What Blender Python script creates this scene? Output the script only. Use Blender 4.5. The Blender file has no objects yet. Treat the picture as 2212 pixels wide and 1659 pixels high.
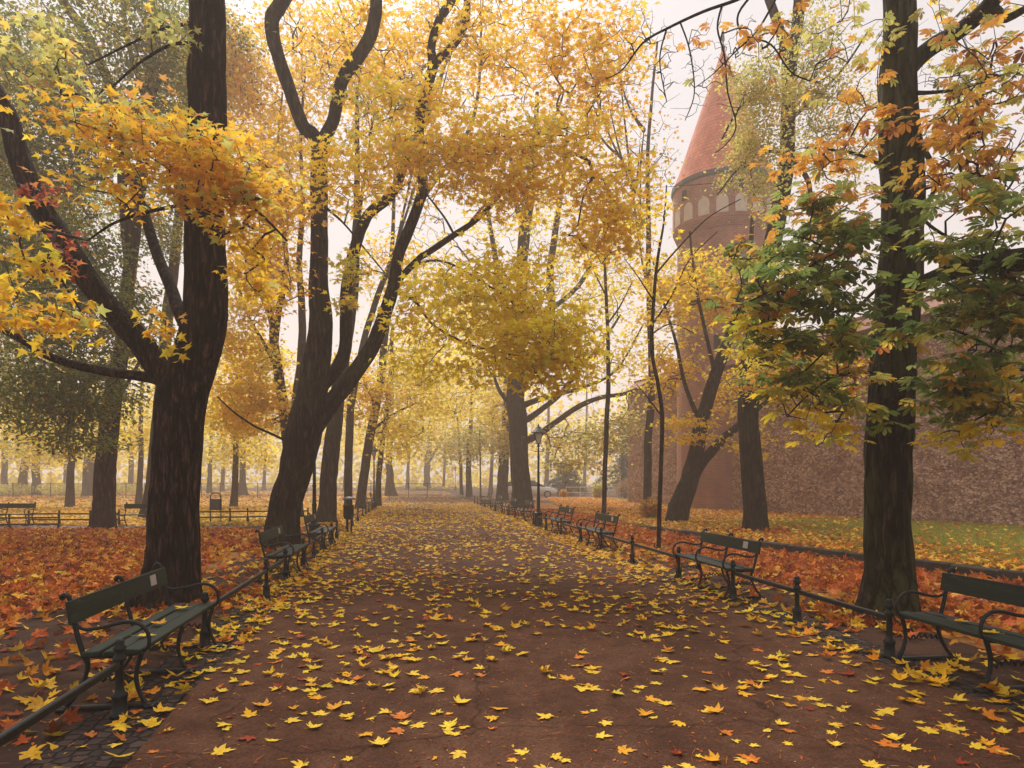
import bpy, math, random
import numpy as np
from mathutils import Vector, Matrix
R_ = math.radians
rng = np.random.default_rng(7)
random.seed(7)
scene = bpy.context.scene
COL = scene.collection

# ------------------------------------------------------------------ camera
F, HX, HY, CH = 1474.67, 1106.0, 1035.0, 1.6      # measured on the photograph (2212 px wide view)
cam_d = bpy.data.cameras.new("camera")
cam = bpy.data.objects.new("camera", cam_d); COL.objects.link(cam)
cam.location = (0, 0, CH); cam.rotation_euler = (R_(90), 0, 0)
cam_d.lens = 24; cam_d.sensor_width = 36; cam_d.shift_y = (HY - 829.5) / 2212
cam_d.clip_start = 0.05; cam_d.clip_end = 2000
scene.camera = cam

# ------------------------------------------------------------------ sky, sun, exposure
SUN_EL, SUN_AZ = 50, -14          # azimuth from +Y towards +X
w = bpy.data.worlds.new("World"); scene.world = w; w.use_nodes = True
nt = w.node_tree; bg = nt.nodes["Background"]
sky = nt.nodes.new("ShaderNodeTexSky"); sky.sky_type = 'NISHITA'; sky.sun_disc = False
sky.sun_elevation = R_(SUN_EL); sky.sun_rotation = R_(SUN_AZ); sky.dust_density = 4; sky.air_density = 1
hs = nt.nodes.new("ShaderNodeHueSaturation"); hs.inputs['Saturation'].default_value = 0.25
mx = nt.nodes.new("ShaderNodeMixRGB"); mx.inputs[0].default_value = 0.8
mx.inputs[2].default_value = (7.7, 7.35, 7.6, 1)      # even cloud deck
nt.links.new(sky.outputs[0], hs.inputs['Color']); nt.links.new(hs.outputs[0], mx.inputs[1])
nt.links.new(mx.outputs[0], bg.inputs[0]); bg.inputs[1].default_value = 0.11
sl = bpy.data.lights.new("sun", 'SUN'); sl.energy = 5.0; sl.angle = R_(30); sl.color = (1, .96, .91)
so = bpy.data.objects.new("sun", sl); COL.objects.link(so)
az, el = R_(SUN_AZ), R_(SUN_EL)
sd = Vector((math.sin(az) * math.cos(el), math.cos(az) * math.cos(el), math.sin(el)))
so.rotation_euler = sd.to_track_quat('Z', 'Y').to_euler(); so.location = (0, 0, 60)
vs = scene.view_settings
vs.view_transform = 'Standard'; vs.look = 'None'; vs.gamma = 1; vs.exposure = 0.02
cy = scene.cycles
cy.max_bounces = 8; cy.diffuse_bounces = 4; cy.transmission_bounces = 4; cy.volume_bounces = 3
cy.glossy_bounces = 2; cy.transparent_max_bounces = 4; cy.use_denoising = True

# ------------------------------------------------------------------ helpers
def P(px, py, d): return np.array([(px - HX) / F * d, d, CH - (py - HY) / F * d])
def lin(h):
    v = [int(h[i:i + 2], 16) / 255 for i in (0, 2, 4)]
    return tuple((x / 12.92 if x <= .04045 else ((x + .055) / 1.055) ** 2.4) for x in v)

_T = np.random.default_rng(3).random((256, 256))
def vn(x, y, per=256):
    x = np.asarray(x, float); y = np.asarray(y, float)
    ix = np.floor(x).astype(int); iy = np.floor(y).astype(int)
    fx = x - ix; fy = y - iy; fx = fx * fx * (3 - 2 * fx); fy = fy * fy * (3 - 2 * fy)
    a = ix % per; b = (ix + 1) % per; c = iy % 256; d = (iy + 1) % 256
    return (_T[a, c] * (1 - fx) + _T[b, c] * fx) * (1 - fy) + (_T[a, d] * (1 - fx) + _T[b, d] * fx) * fy

def make_mesh(name, V, faces, mats, smooth=True, col=None, idx=None):
    """V (n,3); faces: list of (m,k) arrays"""
    me = bpy.data.meshes.new(name)
    V = np.asarray(V, np.float32)
    me.vertices.add(len(V)); me.vertices.foreach_set("co", V.ravel())
    loops = np.concatenate([f.ravel() for f in faces]).astype(np.int32)
    counts = np.concatenate([np.full(len(f), f.shape[1]) for f in faces]).astype(np.int32)
    starts = np.concatenate([[0], np.cumsum(counts)[:-1]]).astype(np.int32)
    me.loops.add(len(loops)); me.loops.foreach_set("vertex_index", loops)
    me.polygons.add(len(counts)); me.polygons.foreach_set("loop_start", starts)
    me.polygons.foreach_set("use_smooth", np.full(len(counts), bool(smooth)))
    me.update(calc_edges=True)
    for m in (mats if isinstance(mats, (list, tuple)) else [mats]): me.materials.append(m)
    if idx is not None: me.polygons.foreach_set("material_index", np.asarray(idx, np.int32))
    if col is not None:
        ca = me.color_attributes.new("leafcol", 'FLOAT_COLOR', 'POINT')
        ca.data.foreach_set("color", np.concatenate([col, np.ones((len(col), 1))], 1).astype(np.float32).ravel())
    return me

def link(name, me, parent=None, loc=None):
    o = bpy.data.objects.new(name, me); COL.objects.link(o)
    if parent: o.parent = parent
    if loc is not None: o.location = loc
    return o
def tag(o, label=None, cat=None, group=None, kind=None):
    if label: o["label"] = label
    if cat: o["category"] = cat
    if group: o["group"] = group
    if kind: o["kind"] = kind
    return o
def empty(name, loc, label, cat, group=None, rz=0):
    o = bpy.data.objects.new(name, None); COL.objects.link(o); o.location = loc
    o.rotation_euler = (0, 0, rz); o.empty_display_size = .2
    return tag(o, label, cat, group)
def dup(root, loc, rz, label, group=None):
    r = root.copy(); COL.objects.link(r); r.location = loc; r.rotation_euler = (0, 0, rz); r["label"] = label
    if group: r["group"] = group
    for ch in list(root.children):
        c = ch.copy(); COL.objects.link(c); c.parent = r
        for g in list(ch.children):
            d = g.copy(); COL.objects.link(d); d.parent = c
    return r

class MB:
    def __init__(s): s.v = []; s.f = {3: [], 4: []}; s.n = 0
    def add(s, V, *faces):
        V = np.asarray(V, float)
        for f in faces:
            f = np.asarray(f, int)
            if len(f): s.f.setdefault(f.shape[1], []).append(f + s.n)
        s.v.append(V); s.n += len(V)
    def box(s, c, size, rz=0, rx=0, bev=.004):
        x, y, z = [q / 2 for q in size]; b = min(bev, x * .4, y * .4, z * .4)
        M = (Matrix.Rotation(rz, 3, 'Z') @ Matrix.Rotation(rx, 3, 'X'))
        import bmesh
        bm = bmesh.new(); bmesh.ops.create_cube(bm, size=1)
        for v in bm.verts: v.co = Vector((v.co.x * 2 * x, v.co.y * 2 * y, v.co.z * 2 * z))
        bmesh.ops.bevel(bm, geom=list(bm.edges), offset=b, segments=1, affect='EDGES')
        bm.verts.index_update()
        V = [M @ v.co + Vector(c) for v in bm.verts]
        fs = {}
        for f in bm.faces: fs.setdefault(len(f.verts), []).append([v.index for v in f.verts])
        s.add(V, *[np.array(q) for q in fs.values()]); bm.free()
    def tube(s, pts, rad, seg=8, cap=True, smooth=True, sub=1, yz=None):
        pts = np.asarray(pts, float); rad = np.broadcast_to(np.asarray(rad, float), (len(pts),)).copy()
        if sub > 1: pts, rad = resample(pts, rad, sub)
        V, Q = tube_geo(pts, rad, seg)
        n = len(pts)
        s.add(V, Q)
        if cap:
            s.add(np.vstack([V[:seg], V[-seg:]]), np.array([list(range(seg))[::-1]]), np.array([list(range(seg, 2 * seg))]))
    def lathe(s, prof, c=(0, 0, 0), seg=16, rot=0):
        a = np.arange(seg) / seg * 2 * math.pi + rot
        V = np.concatenate([np.stack([r * np.cos(a) + c[0], r * np.sin(a) + c[1], np.full(seg, z + c[2])], 1) for r, z in prof])
        n = len(prof); q = []
        for i in range(n - 1):
            for j in range(seg):
                k = (j + 1) % seg; q.append([i * seg + j, i * seg + k, (i + 1) * seg + k, (i + 1) * seg + j])
        s.add(V, np.array(q), np.array([list(range((n - 1) * seg, n * seg))]), np.array([list(range(seg))[::-1]]))
    def build(s, name, mat, parent=None, smooth=False, loc=None):
        fs = [np.concatenate(x) for x in s.f.values() if x]
        return link(name, make_mesh(name, np.concatenate(s.v), fs, mat, smooth), parent, loc)

def resample(pts, rad, sub):
    n = len(pts); out = []; ro = []
    for i in range(n - 1):
        p0 = pts[max(i - 1, 0)]; p1 = pts[i]; p2 = pts[i + 1]; p3 = pts[min(i + 2, n - 1)]
        for k in range(sub):
            t = k / sub
            out.append(.5 * ((2 * p1) + (-p0 + p2) * t + (2 * p0 - 5 * p1 + 4 * p2 - p3) * t * t + (-p0 + 3 * p1 - 3 * p2 + p3) * t ** 3))
            ro.append(rad[i] * (1 - t) + rad[i + 1] * t)
    out.append(pts[-1]); ro.append(rad[-1])
    return np.array(out), np.array(ro)

def frames(pts):
    T = np.gradient(pts, axis=0); T /= np.linalg.norm(T, axis=1)[:, None] + 1e-9
    N = np.zeros_like(T); a = np.array([1., 0, 0]) if abs(T[0][0]) < .8 else np.array([0, 1., 0])
    n = a - T[0] * (a @ T[0]); n /= np.linalg.norm(n); N[0] = n
    for i in range(1, len(pts)):
        n = n - T[i] * (n @ T[i]); n /= np.linalg.norm(n) + 1e-9; N[i] = n
    return T, N, np.cross(T, N)

def tube_geo(pts, rad, seg, disp=None):
    T, N, B = frames(pts); n = len(pts)
    a = np.arange(seg) / seg * 2 * math.pi
    r = rad[:, None] * np.ones(seg)[None]
    if disp is not None: r = disp(r, a, pts)
    V = pts[:, None] + r[..., None] * (np.cos(a)[None, :, None] * N[:, None] + np.sin(a)[None, :, None] * B[:, None])
    i = np.arange(n - 1)[:, None] * seg; j = np.arange(seg)[None]; k = (j + 1) % seg
    Q = np.stack([i + j, i + k, i + seg + k, i + seg + j], -1).reshape(-1, 4)
    return V.reshape(-1, 3), Q

# ------------------------------------------------------------------ materials
def mat(name):
    m = bpy.data.materials.new(name); m.use_nodes = True
    return m, m.node_tree, m.node_tree.nodes["Principled BSDF"]
def nd(t, kind, **kw):
    n = t.nodes.new(kind)
    for k, v in kw.items():
        if k in n.inputs: n.inputs[k].default_value = v
        else: setattr(n, k, v)
    return n
def ramp(t, fac, stops):
    r = t.nodes.new("ShaderNodeValToRGB"); e = r.color_ramp.elements
    while len(e) < len(stops): e.new(.5)
    for q, (p, c) in zip(e, stops): q.position = p; q.color = (*c[:3], 1)
    t.links.new(fac, r.inputs[0]); return r
def coords(t, scale=(1, 1, 1), world=False):
    if world:
        g = t.nodes.new("ShaderNodeNewGeometry"); src = g.outputs['Position']
    else:
        g = t.nodes.new("ShaderNodeTexCoord"); src = g.outputs['Object']
    m = t.nodes.new("ShaderNodeMapping"); m.inputs['Scale'].default_value = scale
    t.links.new(src, m.inputs[0]); return m.outputs[0]
def bump(t, h, b, s=.5, d=.02):
    n = nd(t, "ShaderNodeBump", Strength=s, Distance=d); t.links.new(h, n.inputs['Height']); t.links.new(n.outputs[0], b.inputs['Normal'])

def simple(name, c, rough=.6, var=.35, scale=8, bmp=.2, metal=0, spec=.4):
    m, t, b = mat(name)
    v = coords(t); n = nd(t, "ShaderNodeTexNoise", Scale=scale, Detail=6, Roughness=.65); t.links.new(v, n.inputs[0])
    r = ramp(t, n.outputs[0], [(.3, [q * (1 - var) for q in c]), (.7, [min(1, q * (1 + var)) for q in c])])
    t.links.new(r.outputs[0], b.inputs['Base Color'])
    b.inputs['Roughness'].default_value = rough; b.inputs['Metallic'].default_value = metal; b.inputs['Specular IOR Level'].default_value = spec
    if bmp: bump(t, n.outputs[0], b, bmp, .01)
    return m

def bark(name, c1, c2, moss=None, mossamt=.5, fine=1.0, spec=.06):
    m, t, b = mat(name)
    v = coords(t, (14 * fine, 14 * fine, 1.8 * fine)); n = nd(t, "ShaderNodeTexNoise", Scale=1.6, Detail=8, Roughness=.7, Distortion=.6); t.links.new(v, n.inputs[0])
    v2 = coords(t, (1, 1, .5)); n2 = nd(t, "ShaderNodeTexNoise", Scale=1.3, Detail=4); t.links.new(v2, n2.inputs[0])
    v3 = coords(t, (30, 30, 9)); n3 = nd(t, "ShaderNodeTexNoise", Scale=1.5, Detail=6, Roughness=.7); t.links.new(v3, n3.inputs[0])
    r = ramp(t, n.outputs[0], [(.35, [q * .45 for q in c1]), (.5, c1), (.68, c2)])
    out = r.outputs[0]
    if moss:
        rm = ramp(t, n2.outputs[0], [(.62 - .3 * mossamt, (0, 0, 0)), (.78 - .3 * mossamt, (1, 1, 1))])
        ml = nd(t, "ShaderNodeMath", operation='MULTIPLY'); t.links.new(rm.outputs[0], ml.inputs[0]); t.links.new(n3.outputs[0], ml.inputs[1])
        mxx = t.nodes.new("ShaderNodeMixRGB"); t.links.new(ml.outputs[0], mxx.inputs[0]); t.links.new(out, mxx.inputs[1]); mxx.inputs[2].default_value = (*moss, 1)
        out = mxx.outputs[0]
    t.links.new(out, b.inputs['Base Color']); b.inputs['Roughness'].default_value = .85; b.inputs['Specular IOR Level'].default_value = spec
    vv = coords(t, (11 * fine, 11 * fine, 2.6 * fine)); dv = nd(t, "ShaderNodeVectorMath", operation='MULTIPLY_ADD'); t.links.new(n.outputs[1], dv.inputs[0]); dv.inputs[1].default_value = (1.1,) * 3; t.links.new(vv, dv.inputs[2])
    ve = nd(t, "ShaderNodeTexVoronoi", Scale=1.0, feature='DISTANCE_TO_EDGE'); t.links.new(dv.outputs[0], ve.inputs[0])
    rc = ramp(t, ve.outputs['Distance'], [(.0, (.22, .2, .19)), (.10, (.8, .8, .8)), (.3, (1, 1, 1))])
    mc = t.nodes.new("ShaderNodeMixRGB"); mc.blend_type = 'MULTIPLY'; mc.inputs[0].default_value = .9; t.links.new(out, mc.inputs[1]); t.links.new(rc.outputs[0], mc.inputs[2]); t.links.new(mc.outputs[0], b.inputs['Base Color'])
    ad = nd(t, "ShaderNodeMath", operation='ADD'); t.links.new(n.outputs[0], ad.inputs[0]); t.links.new(rc.outputs[0], ad.inputs[1])
    bump(t, ad.outputs[0], b, .9, .03)
    return m

def leafmat(name, trans=.5, rough=.5, spec=.3, vein=0, spots=0):
    m, t, b = mat(name)
    a = t.nodes.new("ShaderNodeAttribute"); a.attribute_name = "leafcol"
    v = coords(t); n = nd(t, "ShaderNodeTexNoise", Scale=45 if vein else 9, Detail=3); t.links.new(v, n.inputs[0])
    r = ramp(t, n.outputs[0], [(.3, (.84, .79, .68)), (.6, (1, 1, 1))])
    mu = t.nodes.new("ShaderNodeMixRGB"); mu.blend_type = 'MULTIPLY'; mu.inputs[0].default_value = 1
    t.links.new(a.outputs[0], mu.inputs[1]); t.links.new(r.outputs[0], mu.inputs[2])
    if spots:
        vw = coords(t, world=True); ns = nd(t, "ShaderNodeTexNoise", Scale=38, Detail=5, Roughness=.7); t.links.new(vw, ns.inputs[0])
        rs = ramp(t, ns.outputs[0], [(.55, (0, 0, 0)), (.70, (spots * 1.6,) * 3)])
        m2 = t.nodes.new("ShaderNodeMixRGB"); t.links.new(rs.outputs[0], m2.inputs[0]); t.links.new(mu.outputs[0], m2.inputs[1]); m2.inputs[2].default_value = (.16, .055, .015, 1); mu = m2
    t.links.new(mu.outputs[0], b.inputs['Base Color']); b.inputs['Roughness'].default_value = rough; b.inputs['Specular IOR Level'].default_value = spec
    if trans:
        tr = t.nodes.new("ShaderNodeBsdfTranslucent"); gm = nd(t, "ShaderNodeGamma", Gamma=.7); t.links.new(mu.outputs[0], gm.inputs[0]); t.links.new(gm.outputs[0], tr.inputs[0])
        ms = t.nodes.new("ShaderNodeMixShader"); ms.inputs[0].default_value = trans
        o = t.nodes["Material Output"]
        t.links.new(b.outputs[0], ms.inputs[1]); t.links.new(tr.outputs[0], ms.inputs[2]); t.links.new(ms.outputs[0], o.inputs[0])
    return m

M_LEAF = leafmat("crown leaf", .68)
M_LITTER = leafmat("fallen leaf", .12, .6, .12, 1, .5)
M_BARK = bark("dark maple bark", (.020, .011, .008), (.15, .08, .058), (.04, .045, .02), .15)
M_BARK2 = bark("mossy brown bark", (.026, .016, .012), (.105, .07, .05), (.06, .062, .02), .45, .8)
M_BARK3 = bark("chestnut bark", (.015, .010, .0075), (.10, .068, .044), (.075, .08, .022), .8, .8)
M_BARKG = bark("grey bark", (.042, .028, .022), (.10, .072, .058), (.06, .058, .03), .35, .6)
M_TWIG = simple("twig", (.026, .017, .014), .8, .3, 5, 0)
M_IRON = simple("painted cast iron", (.008, .011, .011), .5, .4, 30, .25, 0, .25)
def board_mat():
    m, t, b = mat("weathered green board")
    v = coords(t, (1.2, 26, 26)); n = nd(t, "ShaderNodeTexNoise", Scale=2.2, Detail=7, Roughness=.7); t.links.new(v, n.inputs[0])
    v2 = coords(t, (3, 9, 9)); n2 = nd(t, "ShaderNodeTexNoise", Scale=2.5, Detail=6, Roughness=.75); t.links.new(v2, n2.inputs[0])
    r = ramp(t, n.outputs[0], [(.3, (.009, .017, .011)), (.55, (.016, .028, .018)), (.75, (.036, .05, .034))])
    rc = ramp(t, n2.outputs[0], [(.63, (0, 0, 0)), (.68, (1, 1, 1))])
    mxx = t.nodes.new("ShaderNodeMixRGB"); t.links.new(rc.outputs[0], mxx.inputs[0]); t.links.new(r.outputs[0], mxx.inputs[1]); mxx.inputs[2].default_value = (.10, .085, .06, 1)
    t.links.new(mxx.outputs[0], b.inputs['Base Color']); b.inputs['Roughness'].default_value = .6; b.inputs['Specular IOR Level'].default_value = .2
    bump(t, n.outputs[0], b, .5, .006); return m
M_GREEN = board_mat()
M_PLAQ = simple("pale notice plate", (.42, .36, .34), .4, .1, 20, 0)
M_STEEL = simple("grey sheet steel", (.06, .06, .06), .45, .3, 12, .1)
M_LANT = simple("frosted lantern glass", (.5, .47, .42), .25, .1, 10, 0)

# ground
def ground_mat(name, cols, scale, rough=.9, bmp=.4, fine=120, dots=None):
    m, t, b = mat(name)
    v = coords(t, world=True)
    n = nd(t, "ShaderNodeTexNoise", Scale=scale, Detail=8, Roughness=.65); t.links.new(v, n.inputs[0])
    n2 = nd(t, "ShaderNodeTexNoise", Scale=fine, Detail=4, Roughness=.7); t.links.new(v, n2.inputs[0])
    n3 = nd(t, "ShaderNodeTexNoise", Scale=.35, Detail=3); t.links.new(v, n3.inputs[0])
    ad = nd(t, "ShaderNodeMath", operation='MULTIPLY_ADD'); t.links.new(n2.outputs[0], ad.inputs[0]); ad.inputs[1].default_value = .45
    t.links.new(n.outputs[0], ad.inputs[2])
    ad2 = nd(t, "ShaderNodeMath", operation='MULTIPLY_ADD'); t.links.new(n3.outputs[0], ad2.inputs[0]); ad2.inputs[1].default_value = .5; t.links.new(ad.outputs[0], ad2.inputs[2])
    k = len(cols)
    r = ramp(t, ad2.outputs[0], [(.68 + .55 * i / max(1, k - 1) - .02, c) for i, c in enumerate(cols)])
    out = r.outputs[0]
    if dots:
        vo = nd(t, "ShaderNodeTexVoronoi", Scale=dots[0]); t.links.new(v, vo.inputs[0])
        rr = ramp(t, vo.outputs['Distance'], [(dots[1], (1, 1, 1)), (dots[1] + .04, (0, 0, 0))])
        mxx = t.nodes.new("ShaderNodeMixRGB"); t.links.new(rr.outputs[0], mxx.inputs[0]); t.links.new(out, mxx.inputs[1]); mxx.inputs[2].default_value = (*dots[2], 1); out = mxx.outputs[0]
    t.links.new(out, b.inputs['Base Color'])
    rr = ramp(t, n3.outputs[0], [(.35, (rough - .22,) * 3), (.65, (rough,) * 3)]); t.links.new(rr.outputs[0], b.inputs['Roughness'])
    b.inputs['Specular IOR Level'].default_value = .06
    bump(t, ad.outputs[0], b, bmp, .012)
    return m
M_DIRT = ground_mat("damp earth", [(.020, .009, .005), (.042, .019, .011), (.066, .032, .019)], 3)
def path_mat():
    m, t, b = mat("reddish gravel asphalt"); v = coords(t, world=True)
    def noise(sc, det, ro=.65):
        n = nd(t, "ShaderNodeTexNoise", Scale=sc, Detail=det, Roughness=ro); t.links.new(v, n.inputs[0]); return n.outputs[0]
    big, mid, grit = noise(.45, 4), noise(3.5, 8, .7), noise(140, 3, .8)
    mix = nd(t, "ShaderNodeMath", operation='MULTIPLY_ADD'); t.links.new(mid, mix.inputs[0]); mix.inputs[1].default_value = .8; t.links.new(big, mix.inputs[2])
    r = ramp(t, mix.outputs[0], [(.62, (.050, .019, .0095)), (.85, (.084, .035, .0185)), (1.05, (.122, .056, .032))])
    vo = nd(t, "ShaderNodeTexVoronoi", Scale=75); t.links.new(v, vo.inputs[0])
    rg = ramp(t, vo.outputs['Color'], [(.1, (.55, .55, .55)), (.6, (1, 1, 1)), (.93, (1.25, 1.2, 1.15)), (.97, (2.6, 2.5, 2.4))])
    mu = t.nodes.new("ShaderNodeMixRGB"); mu.blend_type = 'MULTIPLY'; mu.inputs[0].default_value = .75; t.links.new(r.outputs[0], mu.inputs[1]); t.links.new(rg.outputs[0], mu.inputs[2])
    wv = nd(t, "ShaderNodeVectorMath", operation='MULTIPLY_ADD'); nn = nd(t, "ShaderNodeTexNoise", Scale=2.5, Detail=5); t.links.new(v, nn.inputs[0]); t.links.new(nn.outputs[1], wv.inputs[0]); wv.inputs[1].default_value = (.5,) * 3; t.links.new(v, wv.inputs[2])
    ve = nd(t, "ShaderNodeTexVoronoi", Scale=.38, feature='DISTANCE_TO_EDGE'); t.links.new(wv.outputs[0], ve.inputs[0])
    rc = ramp(t, ve.outputs['Distance'], [(.0, (.35, .33, .32)), (.006, (1, 1, 1))])
    m3 = t.nodes.new("ShaderNodeMixRGB"); m3.blend_type = 'MULTIPLY'; m3.inputs[0].default_value = .8; t.links.new(mu.outputs[0], m3.inputs[1]); t.links.new(rc.outputs[0], m3.inputs[2])
    t.links.new(m3.outputs[0], b.inputs['Base Color'])
    rr = ramp(t, big, [(.38, (.82,) * 3), (.58, (.95,) * 3)]); t.links.new(rr.outputs[0], b.inputs['Roughness']); b.inputs['Specular IOR Level'].default_value = .08
    ad = nd(t, "ShaderNodeMath", operation='ADD'); t.links.new(vo.outputs['Distance'], ad.inputs[0]); t.links.new(mid, ad.inputs[1])
    bump(t, ad.outputs[0], b, .45, .01); return m
M_PATH = path_mat()
M_FLOORL = ground_mat("leaf litter floor", [(.10, .035, .014), (.26, .10, .025), (.38, .19, .04), (.2, .08, .02)], 9, .9, .6, 40)
M_TURF = ground_mat("autumn turf", [(.05, .05, .012), (.10, .10, .02), (.20, .13, .03)], 6, .9, .5, 60)
M_SIDE = ground_mat("pale side path", [(.13, .085, .07), (.19, .13, .11)], 2, .85, .2)

def cobble_mat():
    m, t, b = mat("small granite cobbles")
    v = coords(t, world=True); mp = nd(t, "ShaderNodeMapping"); mp.inputs['Rotation'].default_value = (0, 0, R_(-8.5)); t.links.new(v, mp.inputs[0])
    n0 = nd(t, "ShaderNodeTexNoise", Scale=6); t.links.new(v, n0.inputs[0])
    vo = nd(t, "ShaderNodeTexVoronoi", Scale=11, Randomness=.55); t.links.new(mp.outputs[0], vo.inputs[0])
    ve = nd(t, "ShaderNodeTexVoronoi", Scale=11, Randomness=.55, feature='DISTANCE_TO_EDGE'); t.links.new(mp.outputs[0], ve.inputs[0])
    r = ramp(t, vo.outputs['Color'], [(.2, (.03, .019, .015)), (.8, (.065, .042, .033))])
    re = ramp(t, ve.outputs['Distance'], [(.03, (.2, .2, .2)), (.12, (1, 1, 1))])
    mu = t.nodes.new("ShaderNodeMixRGB"); mu.blend_type = 'MULTIPLY'; mu.inputs[0].default_value = 1
    t.links.new(r.outputs[0], mu.inputs[1]); t.links.new(re.outputs[0], mu.inputs[2]); t.links.new(mu.outputs[0], b.inputs['Base Color'])
    b.inputs['Roughness'].default_value = .85; b.inputs['Specular IOR Level'].default_value = .15; bump(t, re.outputs[0], b, .9, .02); return m
M_COB = cobble_mat()

def stone_wall_mat():
    m, t, b = mat("rubble limestone with brick patches")
    v = coords(t, (1, 1, 1.7)); n = nd(t, "ShaderNodeTexNoise", Scale=3, Detail=5); t.links.new(v, n.inputs[0])
    va = nd(t, "ShaderNodeVectorMath", operation='MULTIPLY_ADD'); t.links.new(n.outputs[1], va.inputs[0]); va.inputs[1].default_value = (.25,) * 3; t.links.new(v, va.inputs[2])
    vo = nd(t, "ShaderNodeTexVoronoi", Scale=8.5); t.links.new(va.outputs[0], vo.inputs[0])
    ve = nd(t, "ShaderNodeTexVoronoi", Scale=8.5, feature='DISTANCE_TO_EDGE'); t.links.new(va.outputs[0], ve.inputs[0])
    r = ramp(t, vo.outputs['Color'], [(.1, (.20, .085, .05)), (.45, (.37, .185, .115)), (.9, (.62, .41, .28))])
    re = ramp(t, ve.outputs['Distance'], [(.0, (.42, .38, .36)), (.09, (1, 1, 1))])
    mu = t.nodes.new("ShaderNodeMixRGB"); mu.blend_type = 'MULTIPLY'; mu.inputs[0].default_value = 1
    t.links.new(r.outputs[0], mu.inputs[1]); t.links.new(re.outputs[0], mu.inputs[2])
    # brick: swap axes so rows run level along the wall (object x = along, z = up)
    tc = t.nodes.new("ShaderNodeTexCoord"); sx = t.nodes.new("ShaderNodeSeparateXYZ"); cb = t.nodes.new("ShaderNodeCombineXYZ")
    t.links.new(tc.outputs['Object'], sx.inputs[0]); t.links.new(sx.outputs[0], cb.inputs[0]); t.links.new(sx.outputs[2], cb.inputs[1])
    br = nd(t, "ShaderNodeTexBrick", Scale=1.0); br.inputs['Brick Width'].default_value = .29; br.inputs['Row Height'].default_value = .1; br.inputs['Mortar Size'].default_value = .012
    br.inputs['Color1'].default_value = (.38, .13, .075, 1); br.inputs['Color2'].default_value = (.27, .09, .055, 1); br.inputs['Mortar'].default_value = (.32, .22, .18, 1)
    t.links.new(cb.outputs[0], br.inputs[0])
    n5 = nd(t, "ShaderNodeTexNoise", Scale=.7, Detail=6, Roughness=.65); t.links.new(tc.outputs['Object'], n5.inputs[0])
    hz = nd(t, "ShaderNodeMath", operation='MULTIPLY_ADD'); t.links.new(sx.outputs[2], hz.inputs[0]); hz.inputs[1].default_value = .018; t.links.new(n5.outputs[0], hz.inputs[2])
    rm = ramp(t, hz.outputs[0], [(.63, (0, 0, 0)), (.70, (.85, .85, .85))])
    mxx = t.nodes.new("ShaderNodeMixRGB"); t.links.new(rm.outputs[0], mxx.inputs[0]); t.links.new(mu.outputs[0], mxx.inputs[1]); t.links.new(br.outputs[0], mxx.inputs[2])
    t.links.new(mxx.outputs[0], b.inputs['Base Color']); b.inputs['Roughness'].default_value = .9
    bump(t, re.outputs[0], b, 1, .09); return m
M_STONE = stone_wall_mat()
def brick_mat(name, c1, c2, cm, rw=.1):
    m, t, b = mat(name)
    tc = t.nodes.new("ShaderNodeTexCoord"); sx = t.nodes.new("ShaderNodeSeparateXYZ"); cb = t.nodes.new("ShaderNodeCombineXYZ")
    t.links.new(tc.outputs['Object'], sx.inputs[0])
    at = nd(t, "ShaderNodeMath", operation='ARCTAN2'); t.links.new(sx.outputs[1], at.inputs[0]); t.links.new(sx.outputs[0], at.inputs[1])
    ml = nd(t, "ShaderNodeMath", operation='MULTIPLY'); t.links.new(at.outputs[0], ml.inputs[0]); ml.inputs[1].default_value = 2.6
    t.links.new(ml.outputs[0], cb.inputs[0]); t.links.new(sx.outputs[2], cb.inputs[1])
    br = nd(t, "ShaderNodeTexBrick", Scale=1.0); br.inputs['Brick Width'].default_value = .29; br.inputs['Row Height'].default_value = rw; br.inputs['Mortar Size'].default_value = .012
    br.inputs['Color1'].default_value = (*c1, 1); br.inputs['Color2'].default_value = (*c2, 1); br.inputs['Mortar'].default_value = (*cm, 1)
    t.links.new(cb.outputs[0], br.inputs[0])
    n5 = nd(t, "ShaderNodeTexNoise", Scale=1.2, Detail=6); t.links.new(tc.outputs['Object'], n5.inputs[0])
    r = ramp(t, n5.outputs[0], [(.3, (.65, .62, .6)), (.7, (1, 1, 1))])
    mu = t.nodes.new("ShaderNodeMixRGB"); mu.blend_type = 'MULTIPLY'; mu.inputs[0].default_value = 1
    t.links.new(br.outputs[0], mu.inputs[1]); t.links.new(r.outputs[0], mu.inputs[2])
    t.links.new(mu.outputs[0], b.inputs['Base Color']); b.inputs['Roughness'].default_value = .9; return m
M_BRICK = brick_mat("tower brick", (.40, .15, .09), (.30, .11, .07), (.38, .26, .2))
M_TILE = brick_mat("red roof tile", (.80, .27, .15), (.68, .21, .115), (.42, .13, .08), .2)
M_PLASTER = simple("pale plaster", (.55, .45, .36), .9, .12, 3, .1)
M_DARK = simple("dark opening", (.02, .018, .017), .9, .2, 3, 0)
M_COPING = simple("clay coping tile", (.30, .13, .09), .85, .35, 5, .4)

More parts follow.
